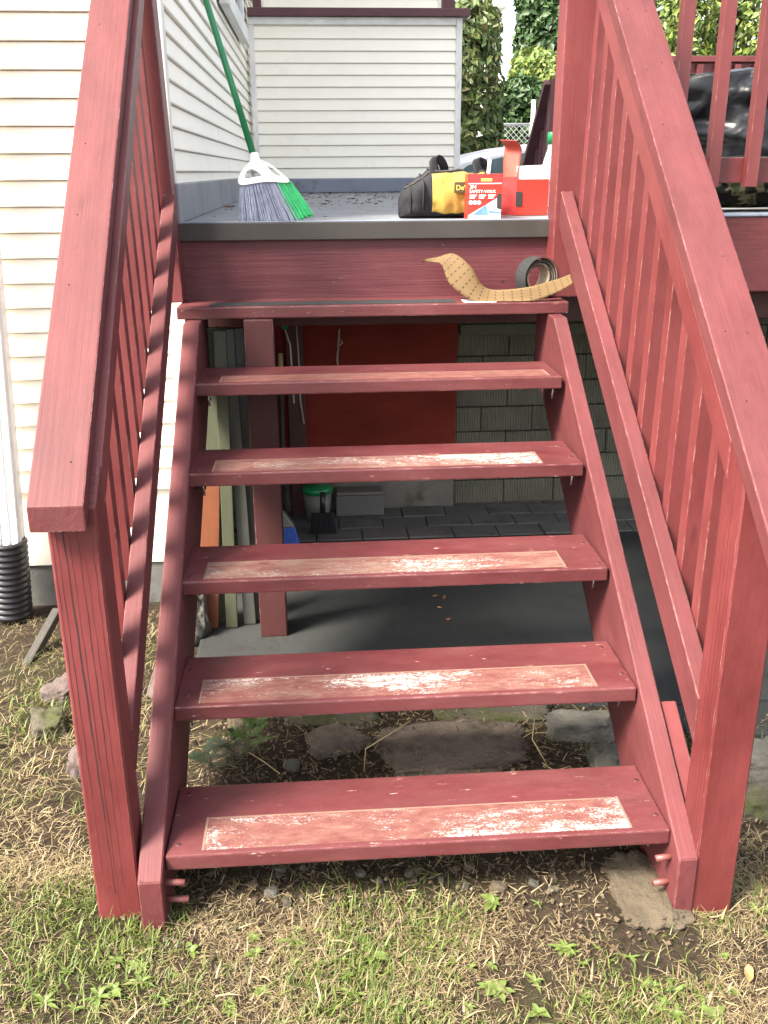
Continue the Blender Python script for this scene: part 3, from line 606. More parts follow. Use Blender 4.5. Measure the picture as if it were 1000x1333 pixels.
# broom with blue bristles, dustpan, bucket, block
def bristles(name, par, c0, c1, wx, wy, spread, n, mat, r=.0016):
    bm = bmesh.new(); c0 = Vector(c0); c1 = Vector(c1)
    for k in range(n):
        u, v = random.uniform(-1, 1), random.uniform(-1, 1)
        a = c0 + wx * u + wy * v; b_ = c1 + wx * u * spread + wy * v * spread * 1.3 + Vector((random.uniform(-.006, .006), random.uniform(-.004, .004), random.uniform(0, .012)))
        m_ = a.lerp(b_, .5) + Vector((random.uniform(-.003, .003),) * 3); tube_bm(bm, [a - c0, m_ - c0, b_ - c0], r, 4)
    return link(name, bm_mesh(bm), mat, par, Matrix.Translation(c0), 'stuff')
bb = thing('broom', 'small white broom with blue bristles standing behind the support post', 'broom', P(372, 700, 'y', 2.0))
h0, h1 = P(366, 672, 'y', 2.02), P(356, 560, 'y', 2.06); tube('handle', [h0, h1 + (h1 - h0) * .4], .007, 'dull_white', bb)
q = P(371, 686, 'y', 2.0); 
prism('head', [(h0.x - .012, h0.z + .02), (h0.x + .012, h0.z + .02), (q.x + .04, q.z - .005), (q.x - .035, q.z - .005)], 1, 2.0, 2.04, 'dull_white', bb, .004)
bristles('bristles', bb, (q.x, 2.02, q.z), (q.x + .012, 2.02, SLAB + .004), Vector((.036, 0, 0)), Vector((0, .015, 0)), 1.5, 260, 'blue_bristle', .002)
q = P(413, 640, 'y', 2.45); bk = thing('bucket', 'white bucket with green lid in the dark corner under the deck', 'bucket', (q.x, 2.45, SLAB + .004))
zq = P(413, 646, 'y', 2.4).z
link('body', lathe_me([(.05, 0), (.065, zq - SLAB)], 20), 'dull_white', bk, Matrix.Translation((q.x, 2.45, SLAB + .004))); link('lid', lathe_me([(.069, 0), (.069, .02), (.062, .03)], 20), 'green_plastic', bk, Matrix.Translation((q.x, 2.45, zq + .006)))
q = P(420, 668, 'y', 2.28); dpn = thing('dustpan', 'black dustpan with upright handle leaning in front of the white bucket', 'dustpan', (q.x, 2.28, SLAB))
prism('pan', [(q.x - .06, SLAB + .004), (q.x + .06, SLAB + .004), (q.x + .05, SLAB + .10), (q.x - .045, SLAB + .10)], 1, 2.27, 2.285, 'black_plastic', dpn, .003)
for dx in (-.035, -.012, .012, .035): box('ridge', q.x + dx - .003, q.x + dx + .003, 2.262, 2.2695, SLAB + .02, SLAB + .095, 'black_plastic', dpn, .001)
tube('handle', [(q.x, 2.278, SLAB + .10), (q.x + .004, 2.29, SLAB + .19)], .012, 'black_plastic', dpn)
q0, q1 = P(438, 676, 'y', 2.5), P(500, 640, 'y', 2.5); cbk = thing('concrete_block', 'grey concrete block standing on the pavers before the red panel wall', 'block', ((q0.x + q1.x) / 2, 2.53, SLAB))
box('block_body', q0.x, q1.x, 2.49, 2.60, SLAB + .004, q1.z - .014, 'concrete_wall', cbk, .006); box('block_lip', q0.x + .004, q1.x - .004, 2.5, 2.59, q1.z - .0135, q1.z, 'concrete_rough', cbk, .003)
# ------------------------------------------------------------------ rocks, flagstones, edging
def place_rock(px, py, sx, sy, sz, mat, label, cat='rock', flat=0, seed=1, rot=0, sink=.3, group='rocks about the stairs'):
    q = P(px, py, 'z', -.16); z = G(q.x, q.y)
    o = link('flagstone' if cat == 'flagstone' else 'rock', rock_me(seed, sx, sy, sz, .28, 3, flat), mat, None, Matrix.Translation((q.x, q.y, z + sz * (.6 - sink))) @ Matrix.Rotation(rot, 4, 'Z')); return tag(o, label, cat, group)
FG = 'flagstones under the stairs'
place_rock(590, 972, .20, .12, .03, 'flagstone', 'large pinkish flagstone under the middle of the stairs', 'flagstone', .7, 1, .1, .95, FG)
place_rock(437, 968, .085, .06, .03, 'flagstone', 'smaller pinkish flagstone to the side of the big one under the stairs', 'flagstone', .7, 2, .4, .95, FG)
place_rock(430, 938, .12, .06, .03, 'rock_moss', 'olive brown mossy flagstone under the second tread', 'flagstone', .7, 3, -.1, .95, FG)
place_rock(640, 930, .16, .055, .03, 'rock_moss', 'dark mossy flat stone at the edge of the patio slab', 'flagstone', .7, 8, 0, .95, FG)
place_rock(755, 950, .09, .04, .04, 'rock', 'long dark grey edging rock next to the stair stringer', 'rock', .6, 4, .0, .3)
place_rock(792, 992, .05, .045, .045, 'rock', 'rounded olive grey rock against the stair stringer', seed=5)
place_rock(381, 1003, .02, .016, .018, 'rock', 'small pale angular rock beside the conifer seedlings', seed=6)
place_rock(312, 952, .03, .025, .03, 'sandy_lump', 'tan rock behind the lime green conifer seedling', seed=7)
place_rock(992, 985, .08, .06, .05, 'rock', 'dark grey rock below the corner of the patio slab', seed=9, flat=.7)
place_rock(985, 1040, .06, .05, .04, 'rock_moss', 'mossy dark rock half buried outside the sunlit railing', seed=10)
place_rock(66, 955, .045, .06, .05, 'rock_moss', 'moss topped square edging stone in the grass by the cracked newel post', seed=11, flat=.75, rot=.3, sink=.75)
place_rock(84, 905, .045, .065, .04, 'stone_pink', 'pinkish flat edging stone behind the cracked newel post', seed=12, flat=.7, rot=-.4, sink=.8)
place_rock(108, 1010, .03, .045, .045, 'stone_pink', 'narrow pinkish edging stone tight against the cracked newel post', seed=13, flat=.75, sink=.7)
place_rock(205, 890, .02, .1, .02, 'stone_pink', 'long pinkish edging stone showing between the railing and the stringer', seed=14, flat=.7)
random.seed(21)
for k in range(34):
    px, py = random.uniform(260, 830), random.uniform(1138, 1186) - .05 * 0; s_ = random.uniform(.004, .010) * (1.5 if k % 7 == 0 else 1); py -= (px - 260) * .05
    o = place_rock(px, py, s_ * 1.25, s_, s_ * .8, ('rock', 'sandy_lump', 'rock_moss')[k % 3], 'small pebble half buried in the soil below the bottom tread', 'pebble', 0, 20 + k, k, .25, 'pebbles below the bottom tread'); o.name = 'pebble'
q = P(832, 1180, 'z', -.17); o = link('concrete_footing', rock_me(31, .085, .11, .035, .35, 8), 'sandy_lump', None, Matrix.Translation((q.x + .03, q.y + .05, -.19))); tag(o, 'crumbling sandy footing lump at the base of the stringer', 'footing')
q = P(56, 848, 'z', -.15); tag(board('metal_stake', (q.x - .03, q.y - .1, -.16), (q.x + .03, q.y + .12, -.06), .03, .03, (0, 0, 1), 'steel_dark', None, .006), 'dark rusty stake leaning on the ground behind the cracked newel post', 'stake')
q = P(54, 815, 'z', -.15); 
# fallen leaves
def leaf_obj(q, s, mat, label, grp, rot, cat='leaf'):
    bm = bmesh.new(); vs = [bm.verts.new(v) for v in ((-s, 0, .001), (-.3 * s, .42 * s, .3 * s), (.5 * s, .35 * s, .1 * s), (s, 0, .25 * s), (.4 * s, -.4 * s, .28 * s), (-.4 * s, -.38 * s, .05 * s))]; c = bm.verts.new((0, 0, .02 * s))
    for i in range(6): bm.faces.new((c, vs[i], vs[(i + 1) % 6]))
    return tag(link('fallen_leaf', bm_mesh(bm), mat, None, Matrix.Translation(q) @ Matrix.Rotation(rot, 4, 'Z')), label, cat, grp)
for k, (px, py, s) in enumerate(((568, 777, .016), (578, 779, .018), (573, 792, .012), (584, 807, .014))): leaf_obj(P(px, py, 'z', SLAB) + Vector((0, 0, .002)), s, 'dead_leaf' if k < 2 else 'orange_leaf', 'dry brown leaf lying on the patio slab under the stairs', 'leaves on the patio slab', k * 1.3)
for k, (px, py, s) in enumerate(((299, 271, .03), (437, 249, .03), (427, 263, .025), (420, 267, .022), (402, 256, .02), (459, 260, .025), (482, 265, .02), (492, 258, .03), (398, 251, .03), (470, 266, .018))): leaf_obj(P(px, py, 'z', DK) + Vector((0, 0, .003)), s, 'dead_leaf', 'curled brown leaf lying on the grey deck floor', 'leaves on the deck', k * 1.1)
q = P(973, 1280, 'z', -.19); leaf_obj(Vector((q.x, q.y, G(q.x, q.y) + .018)), .022, 'orange_leaf', 'orange brown leaf on the lawn in front of the railing', None, 1.2)
# ------------------------------------------------------------------ tape roll and its backing on the top tread
TZ = .943
ct = P(697, 357, 'y', 1.40); rr_ = .064; cz = TZ + rr_ + .004
tp = thing('tape_roll', 'roll of black anti slip tape standing on the top tread', 'tape', (ct.x, 1.40, TZ))
def ring(name, r0, r1, y0, y1, mat, par, cx, cz, n=44):
    return link(name, lathe_me([(r1, y0), (r1, y1), (r0, y1), (r0, y0), (r1, y0)], n, False, False), mat, par, Matrix.Translation((cx, 1.42, cz)) @ Matrix.Rotation(.42, 4, 'Z') @ Matrix.Rotation(math.pi / 2, 4, 'X'))
ring('core', .040, .044, -.026, .026, 'tape_core', tp, ct.x, cz); ring('winding', .0442, .048, -.026, .026, 'tape_grit', tp, ct.x, cz)
for k, (r, dx) in enumerate(((.049, .001), (.0525, .003), (.0565, .006), (.061, .009))):
    ring('loose_turn', r + .0005, r + .0012, -.0255, .0255, 'tape_core', tp, ct.x + dx, cz + (r - .064)); ring('loose_turn', r + .0013, r + .0028, -.0262, .0262, 'tape_grit', tp, ct.x + dx, cz + (r - .064))
pb = thing('backing_paper', 'curling tan backing paper with printed dashes peeled off the tape roll', 'paper', P(600, 385, 'y', 1.35))
cl_ = [P(*v) for v in ((549, 341, 'y', 1.40), (566, 338, 'y', 1.40), (583, 337, 'y', 1.39), (600, 360, 'y', 1.37), (625, 383, 'y', 1.352), (655, 386, 'y', 1.345), (690, 384, 'y', 1.342), (722, 373, 'y', 1.352), (745, 362, 'y', 1.37))]
wd_ = [Vector((0, .0, .001)), Vector((.006, .004, .008)), Vector((.018, .008, .016)), Vector((.03, .008, .024)), Vector((.012, .01, .024)), Vector((.0, .010, .02)), Vector((-.002, .010, .02)), Vector((-.004, .012, .018)), Vector((-.002, .012, .012))]
def cr(A, u):
    n = len(A) - 1; k = min(int(u * n), n - 1); f = u * n - k; a, b_, c, d = A[max(k - 1, 0)], A[k], A[k + 1], A[min(k + 2, n)]
    return .5 * (2 * b_ + (c - a) * f + (2 * a - 5 * b_ + 4 * c - d) * f * f + (3 * b_ - a - 3 * c + d) * f ** 3)
def strip(u, v):
    w = cr(wd_, u); p = cr(cl_, u) + w * (2 * v - 1) * 1.05 + Vector((0, -.006, .004)) * (math.sin(u * 17 + v * 1.5) * (.4 + v * .5)); p.z = max(p.z, TZ + .003); return p
solid(link('paper_strip', grid_me(48, 7, strip, uv=True), 'tan_paper', pb), .0008)
a = P(597, 387, 'z', TZ + .002); bq = P(642, 390, 'z', TZ + .002); box('backing_piece', a.x, bq.x, 1.328, 1.40, TZ + .0015, TZ + .003, 'paper_white', pb, 0)
# ------------------------------------------------------------------ broom on the deck
br = thing('broom', 'big broom with green handle and grey and green bristles leaning on the deck corner', 'broom', P(350, 288, 'y', 1.57))
yb_ = 1.575
hb, ht = P(331, 205, 'y', yb_ + .03), P(262, -20, 'y', yb_ + .23); tube('handle', [hb, ht + (ht - hb) * .35], .0105, 'green_plastic', br, 14)
tube('socket', [P(334, 222, 'y', yb_ + .015), P(331, 200, 'y', yb_ + .033)], [.019, .0135], 'white_plastic', br, 14)
def bpt(px, py, y=yb_): return P(px, py, 'y', y)
hd = [(313, 242), (309, 236), (312, 226), (319, 216), (327, 208), (338, 207), (350, 212), (364, 223), (379, 236), (372, 238), (352, 236), (333, 238)]
h1 = [(318, 233), (320, 224), (326, 219), (333, 222), (343, 229), (330, 230)]; h2 = [(346, 213), (357, 220), (368, 230), (358, 228), (351, 221)]
def holed(name, outer, holes, y0, y1, mat, par):
    bm = bmesh.new(); es = []
    for lp_ in [outer] + holes:
        vs = [bm.verts.new(P(a, b_, 'y', y0)) for a, b_ in lp_]; es += [bm.edges.new((vs[i], vs[(i + 1) % len(vs)])) for i in range(len(vs))]
    r = bmesh.ops.triangle_fill(bm, use_beauty=True, use_dissolve=False, edges=es); f = [g for g in bm.faces]
    ex = bmesh.ops.extrude_face_region(bm, geom=f); bmesh.ops.translate(bm, verts=[g for g in ex['geom'] if isinstance(g, bmesh.types.BMVert)], vec=(0, y1 - y0, 0)); bmesh.ops.recalc_face_normals(bm, faces=bm.faces[:])
    return link(name, bm_mesh(bm), mat, par)
def sm(lp_, k=2):
    for _ in range(k): lp_ = [q for i in range(len(lp_)) for q in ((lp_[i][0] * .75 + lp_[(i + 1) % len(lp_)][0] * .25, lp_[i][1] * .75 + lp_[(i + 1) % len(lp_)][1] * .25), (lp_[i][0] * .25 + lp_[(i + 1) % len(lp_)][0] * .75, lp_[i][1] * .25 + lp_[(i + 1) % len(lp_)][1] * .75))]
    return lp_
holed('head', sm(hd), [sm(h1), sm(h2)], yb_ - .016, yb_ + .016, 'white_plastic', br)
def fan(name, a0, a1, b0, b1, n, mat):
    bm = bmesh.new(); c = bpt(345, 240)
    for k in range(n):
        u, v = random.random(), random.uniform(-1, 1)
        A = bpt(a0[0] + (a1[0] - a0[0]) * u, a0[1] + (a1[1] - a0[1]) * u, yb_ + .011 * v); B = bpt(b0[0] + (b1[0] - b0[0]) * u + random.uniform(-3, 3), b0[1] + (b1[1] - b0[1]) * u + random.uniform(-3, 1), yb_ + .03 * v)
        B.z = max(B.z, DK + .003); Mm = A.lerp(B, .55) + Vector((random.uniform(-.002, .002), random.uniform(-.002, .002), 0)); tube_bm(bm, [A - c, Mm - c, B - c], .0014, 4)
    link(name, bm_mesh(bm), mat, br, Matrix.Translation(c), 'stuff')
fan('bristles', (312, 239), (360, 236), (313, 292), (386, 288), 420, 'grey_bristle'); fan('bristles', (358, 235), (379, 236), (385, 287), (407, 281), 210, 'green_bristle')
# ------------------------------------------------------------------ tool bag
YG = 1.76; xa = P(520, 260, 'y', YG).x; x_y = P(563, 250, 'y', YG - .09).x; hz = P(590, 224, 'y', YG).z - DK
bg_ = thing('tool_bag', 'black tool bag with yellow front panel lying on the deck edge', 'bag', (xa + .2, YG, DK)); XL = .30
def bagsec(u, a, off=0):
    x = u * XL; e = min(1, (u / .16) ** .55) if u < .16 else (1 if u < .86 else max(.3, 1 - ((u - .86) / .14) ** 2 * .7)); h = hz * (.60 + .40 * min(1, u / .32)) * (.9 + .1 * e) * (1 if u > .02 else .8); d = .092 * (.55 + .45 * e)
    c, s = math.cos(a), math.sin(a); k = 2 / 3.2
    y = math.copysign(abs(c) ** k, c) * d; z = h / 2 + math.copysign(abs(s) ** k, s) * h / 2
    w = .012 * noise.noise(Vector((x * 17, y * 13, z * 17))) + .006 * noise.noise(Vector((x * 45, y * 30, z * 38)))
    return Vector((xa + x, YG + y * (1 + off), DK + .002 + max(0, z))) + Vector((0, c, s)) * (w if z > .01 else 0) + Vector((0, c, s)) * off
bm = bmesh.new(); nu, na = 40, 44; Rg = [[bm.verts.new(bagsec(i / (nu - 1), 2 * math.pi * j / na)) for j in range(na)] for i in range(nu)]
for A, B in zip(Rg, Rg[1:]):
    for j in range(na): bm.faces.new((A[j], A[(j + 1) % na], B[(j + 1) % na], B[j]))
bm.faces.new(Rg[0][::-1]); bm.faces.new(Rg[-1]); link('body', bm_mesh(bm, smooth=True), 'bag_cloth', bg_)
u0 = (x_y - xa) / XL
pn = solid(link('front_panel', grid_me(30, 20, lambda u, v: bagsec(u0 + (.97 - u0) * u, math.pi * (1.14 + .0 * u - .47 * (v)) + math.pi * .0 + (.0), .004) if False else bagsec(u0 + (.93 - u0) * u, math.pi * (.70 + .52 * v), .004)), 'bag_yellow', bg_), .003)
for s in (0, 1):
    q = P(574 + 55 * s, 224, 'y', YG); pts = [Vector((q.x - .022, YG - .05, DK + hz * .93)), Vector((q.x - .03, YG - .03, DK + hz + .035)), Vector((q.x - .012, YG, DK + hz + .05 - .01 * s)), Vector((q.x + .012, YG + .02, DK + hz + .02)), Vector((q.x + .02, YG + .045, DK + hz * .9))]
    solid(link('handle', grid_me(20, 4, lambda u, v: cr(pts, u) + Vector((.014, .012, .004)) * (2 * v - 1)), 'bag_cloth', bg_), .005)
for u_ in (.10, .24, u0 - .012):
    tube('seam', [bagsec(u_, math.pi * (.45 + .75 * k / 24), .003) for k in range(25)], .0035, 'bag_cloth', bg_, 5)
tube('zip', [bagsec(.04 + .9 * k / 24, math.pi * .6, .003) for k in range(25)], .004, 'steel_dark', bg_, 5)
q = P(592, 246, 'y', YG - .101); bd = box('badge', q.x - .002, q.x + .088, YG - .108, YG - .104, q.z - .012, q.z + .022, 'badge_dark', bg_, .001)
bdf = link('badge_border', holed('tmp', [(0, 0), (1, 0), (0, 1)], [], 0, 1, 'print_yellow', None).data, None, bd); bpy.data.objects.remove(bpy.data.objects['tmp']); bpy.data.objects.remove(bdf)
def letters(body, size, loc, mat, par, rx=math.pi / 2, rz=0, shear=0): return link('lettering', textmesh(body, size), mat, par, Matrix.Translation(loc) @ Matrix.Rotation(rz, 4, 'Z') @ Matrix.Rotation(rx, 4, 'X'))
letters('DeWALT', .0225, (q.x + .003, YG - .1086, q.z - .003), 'print_yellow', bd)
# ------------------------------------------------------------------ cartons
q0, q1 = P(608, 285, 'y', 1.60), P(654.5, 226, 'y', 1.60); w, h = q1.x - q0.x, q1.z - DK
c1 = thing('carton', 'printed red and white carton of anti slip tape on the deck edge', 'carton', (q0.x + w / 2, 1.63, DK))
bx = box('box_body', q0.x, q1.x, 1.60, 1.665, DK + .002, DK + h, 'card_red', c1, .001); yf = 1.5992
def panel(name, poly, mat, par, dy=0): return prism(name, [(q0.x + a * w, DK + b_ * h) for a, b_ in poly], 1, yf - .0006 - dy, yf - dy, mat, par, 0)
panel('white_print', [(.02, .02), (.98, .02), (.98, .52), (.05, .10)], 'print_white', bx); panel('photo_print', [(.12, .09), (.62, .1), (.55, .33), (.40, .25)], 'print_blue', bx, .001)
panel('photo_print', [(.62, .14), (.97, .12), (.97, .17), (.62, .2)], 'print_blue', bx, .001); panel('stripe_print', [(.02, .78), (.98, .78), (.98, .80), (.02, .80)], 'print_white', bx); panel('gold_print', [(.38, .84), (.70, .84), (.70, .90), (.38, .90)], 'print_yellow', bx)
panel('shade_print', [(.02, .815), (.98, .815), (.98, .985), (.02, .985)], 'card_red_dark', bx, -.0004)
letters('3M', .018, (q0.x + .05 * w, yf - .0012, DK + .67 * h), 'print_white', bx); letters('SAFETY-WALK', .0135, (q0.x + .05 * w, yf - .0012, DK + .585 * h), 'print_white', bx)
for k in range(3):
    for j in range(3): panel('caption_print', [(.06 + .27 * j, .53 - .035 * k), (.27 + .27 * j - .03 * k, .53 - .035 * k), (.27 + .27 * j - .03 * k, .545 - .035 * k), (.06 + .27 * j, .545 - .035 * k)], 'print_white', bx, .0004)
for k in range(3): link('symbol_print', lathe_me([(.0065, 0), (.0065, .0008)], 16, False), 'print_white', bx, Matrix.Translation((q0.x + (.1 + .12 * k) * w, yf, DK + .375 * h)) @ Matrix.Rotation(math.pi / 2, 4, 'X'))
panel('hand_hole', [(.86, .24), (.98, .22), (.995, .50), (.98, .57), (.88, .57), (.85, .50)], 'tyre', bx, .0006)
# open carton turned a little so that its printed side shows
q2 = P(672, 281, 'z', DK); q3 = P(712, 279, 'y', q2.y + .01); wd2 = (q3.x - q2.x); hh = P(690, 234, 'y', q2.y).z - DK
c2 = thing('carton', 'open plain red carton with raised flap and white papers inside', 'carton', (q2.x + wd2 / 2, q2.y + .05, DK))
M2 = Matrix.Translation((q2.x, q2.y, DK + .002)) @ Matrix.Rotation(.02, 4, 'Z')
def b2(name, x0, x1, y0, y1, z0, z1, mat, bev=.0005, par=c2, Mx=None):
    me = box_me(x1 - x0, y1 - y0, z1 - z0, bev, mat); return link(name, me, mat, par, M2 @ (Mx or Matrix()) @ Matrix.Translation(((x0 + x1) / 2, (y0 + y1) / 2, (z0 + z1) / 2)))
dd = .085
b2('front_side', 0, wd2, 0, .002, 0, hh, 'card_red'); b2('back_side', 0, wd2, dd, dd + .002, 0, hh, 'card_red'); b2('end_side', wd2 - .002, wd2, .002, dd, 0, hh, 'card_red'); b2('base', .002, wd2 - .002, .002, dd, 0, .002, 'card_red')
sx = P(655, 283, 'z', DK).x - q2.x
prism('printed_side', [(q2.x + sx, q2.y + .06), (q2.x - .001, q2.y), (q2.x - .001, q2.y + .002), (q2.x + sx, q2.y + .062)], 2, DK + .002, DK + hh + .01, 'card_red_dark', c2, 0)
box('hand_hole', q2.x - .004, q2.x + .018, q2.y - .0025, q2.y - .0015, DK + hh * .28, DK + hh * .68, 'tyre', c2, .001)
fa = [P(655, 235, 'y', q2.y + .055), P(656, 205, 'y', q2.y + .06), P(657, 190, 'y', q2.y + .06), P(651, 182, 'y', q2.y + .035)]
fb = [P(673, 236, 'y', q2.y + .01), P(678, 205, 'y', q2.y + .02), P(679, 193, 'y', q2.y + .02), P(673, 183, 'y', q2.y - .005)]
solid(link('raised_flap', grid_me(24, 6, lambda u, v: cr(fa, u).lerp(cr(fb, u), v)), 'card_inner', c2), .0012)
pp = thing('paper_sheaf', 'white folded papers sticking out of the open red carton', 'paper', (q2.x + wd2 / 2, q2.y + .04, DK + .01))
for k in range(5):
    a = P(675 + k, 217, 'y', q2.y + .02 + .012 * k); b2('sheet', .006 + .002 * k, wd2 - .008 + .0 * k, .018 + .011 * k, .0195 + .011 * k, .004, a.z - DK - .005 * (k % 3), 'paper_white', 0, pp, Matrix.Rotation(.02 * (k - 2), 4, 'Y'))
q = P(640, 232, 'y', 1.72); tag(tube('white_stick', [P(632, 262, 'y', 1.72), P(638, 207, 'y', 1.72)], .006, 'white_plastic'), 'short white stick poking up out of the tool bag', 'stick')
# bottle
q = P(718, 280, 'z', DK + .002); bt = thing('bottle', 'clear plastic bottle with green cap standing behind the upper post', 'bottle', (q.x, q.y + .06, DK)); hb_ = P(720, 188, 'y', q.y + .06).z - DK; hc = P(720, 174, 'y', q.y + .06).z - DK
link('body', lathe_me([(.036, 0), (.040, .008), (.040, hb_ * .52), (.036, hb_ * .62), (.022, hb_ * .84), (.015, hb_ * .93), (.014, hb_)], 28), 'clear_plastic', bt, Matrix.Translation((q.x + .004, q.y + .06, DK + .001)))
link('cap', lathe_me([(.0165, 0), (.0165, hc - hb_), (.014, hc - hb_ + .004)], 20), 'green_plastic', bt, Matrix.Translation((q.x + .004, q.y + .06, DK + hb_ + .0015)))
link('sticker', lathe_me([(.0405, 0), (.0405, hb_ * .32)], 28, True, False), 'paper_white', bt, Matrix.Translation((q.x + .004, q.y + .06, DK + .03)))
# ------------------------------------------------------------------ things behind the deck guard
def bundle(cx, cy, sx, sy, z0, sz, seed, amp=.16):
    bm = bmesh.new(); bmesh.ops.create_cube(bm, size=2); bmesh.ops.subdivide_edges(bm, edges=bm.edges[:], cuts=22, use_grid_fill=True)
    for v in bm.verts:
        d = v.co.copy(); r = d.normalized(); p = d.lerp(r * 1.15, .45); n_ = amp * noise.noise(p * 1.6 + Vector((seed, 0, 0))) + amp * .5 * noise.noise(p * 4.2 + Vector((0, seed, 0))) + amp * .3 * abs(noise.noise(p * 8 + Vector((0, 0, seed))))
        p = p * (1 + n_); v.co = Vector((p.x * sx, p.y * sy, max(0, (p.z + 1) / 2 * sz)))
    return link, bm_mesh(bm, smooth=True)
ta = P(893, 88, 'y', 2.3); tq = P(1000, 218, 'y', 2.3)
_, me = bundle(0, 0, .55, .42, 0, ta.z - DK - .10, 3.0); o = link('plastic_bundle', me, 'black_tarp', None, Matrix.Translation((ta.x + .46, 2.75, DK + .10))); tag(o, 'bundle wrapped in shiny black plastic behind the deck guard', 'bundle')
_, me = bundle(0, 0, .40, .2, 0, .17, 9.0, .1); o = link('camouflage_bag', me, 'camouflage', None, Matrix.Translation((ta.x + .28, 1.95, DK + .019))); tag(o, 'low camouflage patterned bag under the guard rail on the deck', 'bag')
for k, xx in enumerate((ta.x + .1, ta.x + .75)): pass
cr_ = thing('storage_bench', 'low dark bench carrying the black plastic bundle', 'bench', (ta.x + .46, 2.75, DK))
box('top', ta.x - .02, ta.x + .95, 2.4, 3.1, DK + .07, DK + .10, 'brown_beam', cr_)
for a in (ta.x + .02, ta.x + .86):
    for b_ in (2.44, 3.0): box('leg', a, a + .05, b_, b_ + .05, DK, DK + .07, 'brown_beam', cr_)
# ------------------------------------------------------------------ street behind: car, fence, neighbour
GY = .075
car = thing('parked_car', 'silver grey car parked beyond the deck, its roof and windows showing', 'car', (2.6, 8.5, GY)); CX = P(603, 205, 'y', 7.65).x; 
zr = P(680, 186, 'y', 7.75).z; cs = (zr - GY) / 1.5; X0 = CX - 1.45
def cpt(x, z): return (X0 + x * cs, GY + z * cs)
prism('body', [cpt(*v) for v in ((0, .35), (0, .75), (.12, .9), (.9, .98), (3.55, 1.0), (4.1, .92), (4.25, .6), (4.2, .3), (3.7, .22), (.5, .22))], 1, 7.65, 9.3, 'car_paint', car, .05)
prism('cabin', [cpt(*v) for v in ((.85, .96), (1.45, 1.38), (2.0, 1.49), (2.9, 1.5), (3.5, 1.42), (4.0, .98))], 1, 7.75, 9.2, 'car_paint', car, .06)
prism('side_window', [cpt(*v) for v in ((1.1, 1.0), (1.52, 1.31), (1.98, 1.41), (2.3, 1.42), (2.3, 1.0))], 1, 7.735, 7.76, 'car_glass', car, .004)
prism('side_window', [cpt(*v) for v in ((2.38, 1.0), (2.38, 1.42), (2.9, 1.42), (3.35, 1.36), (3.6, 1.02))], 1, 7.735, 7.76, 'car_glass', car, .004)
prism('door_line', [cpt(*v) for v in ((2.32, .4), (2.335, .4), (2.335, .98), (2.32, .98))], 1, 7.647, 7.649, 'tyre', car, 0)
for a in (.8, 3.45):
    for yy in (7.77, 9.2):
        c_ = cpt(a, .31); wh = link('wheel', lathe_me([(.31 * cs, -.1), (.31 * cs, .1)], 24), 'tyre', car, Matrix.Translation((c_[0], yy, c_[1])) @ Matrix.Rotation(math.pi / 2, 4, 'X')); link('rim', lathe_me([(.2 * cs, -.115), (.2 * cs, .115)], 20), 'galvanized', wh, Matrix.Translation((c_[0], yy, c_[1])) @ Matrix.Rotation(math.pi / 2, 4, 'X'))
# chain link fence
fy = 13.6; f0, f1 = P(640, 165, 'y', fy), P(692, 162, 'y', fy); fz0 = GY
fn = thing('chain_link_fence', 'grey chain link fence panel with round posts behind the parked car', 'fence', (f1.x, fy, GY))
for xx in (f1.x, f1.x - 2.4): tube('post', [(xx, fy, GY), (xx, fy, f1.z + .03)], .03, 'galvanized', fn)
tube('top_rail', [(f1.x, fy, f1.z), (f1.x - 2.4, fy, f1.z)], .022, 'galvanized', fn)
bm = bmesh.new(); H = f1.z - GY; s = .085
for k in range(-int(H / s) - 1, int(2.4 / s) + 1):
    for sg in (1, -1):
        a, b_ = k * s, k * s + H
        u0_, u1_ = max(a, 0), min(b_, 2.4)
        if u1_ <= u0_: continue
        za, zb_ = u0_ - a, u1_ - a
        if sg < 0: za, zb_ = H - za, H - zb_
        tube_bm(bm, [(-u0_, 0, za), (-u1_, 0, zb_)], .004, 3)
link('wire_mesh', bm_mesh(bm), 'galvanized', fn, Matrix.Translation((f1.x, fy - .01, GY)), 'stuff')
q = P(695, 130, 'y', fy - .3); tag(tube('white_pole', [(q.x, fy - .3, GY), (q.x, fy - .3, q.z)], .03, 'white_plastic', None, 12), 'white pole standing at the end of the chain link fence', 'pole')
# neighbouring house
ny = 19; n0, n1 = P(560, 30, 'y', ny), P(655, 12, 'y', ny)
nh = thing('neighbour_house', 'white lap sided house with deep eave behind the tall shrub', 'house', (n0.x - 2, ny, GY)); nw = P(652, 40, 'y', ny).x
box('wall', n0.x - 5, nw, ny, ny + 5, 0, n1.z + .1, 'siding_white', nh, 0); 
for k in range(26): link('siding_board', lap(nh, 0, 6, .18), 'siding_white', nh, Matrix.Translation((nw - 6, ny - .002, n1.z - 4.7 + k * .18)))
box('corner_trim', nw - .12, nw + .01, ny - .03, ny + .1, GY, n1.z, 'white_trim', nh)
box('eave', n0.x - 6, P(661, 12, 'y', ny - .6).x, ny - .6, ny + 5, P(640, 9, 'y', ny - .6).z, P(640, -8, 'y', ny - .6).z, 'white_trim', nh, .02)
box('window', nw - 2.2, nw - 1.2, ny - .03, ny - .005, n1.z - 2, n1.z - .8, 'window_glass', nh, 0)
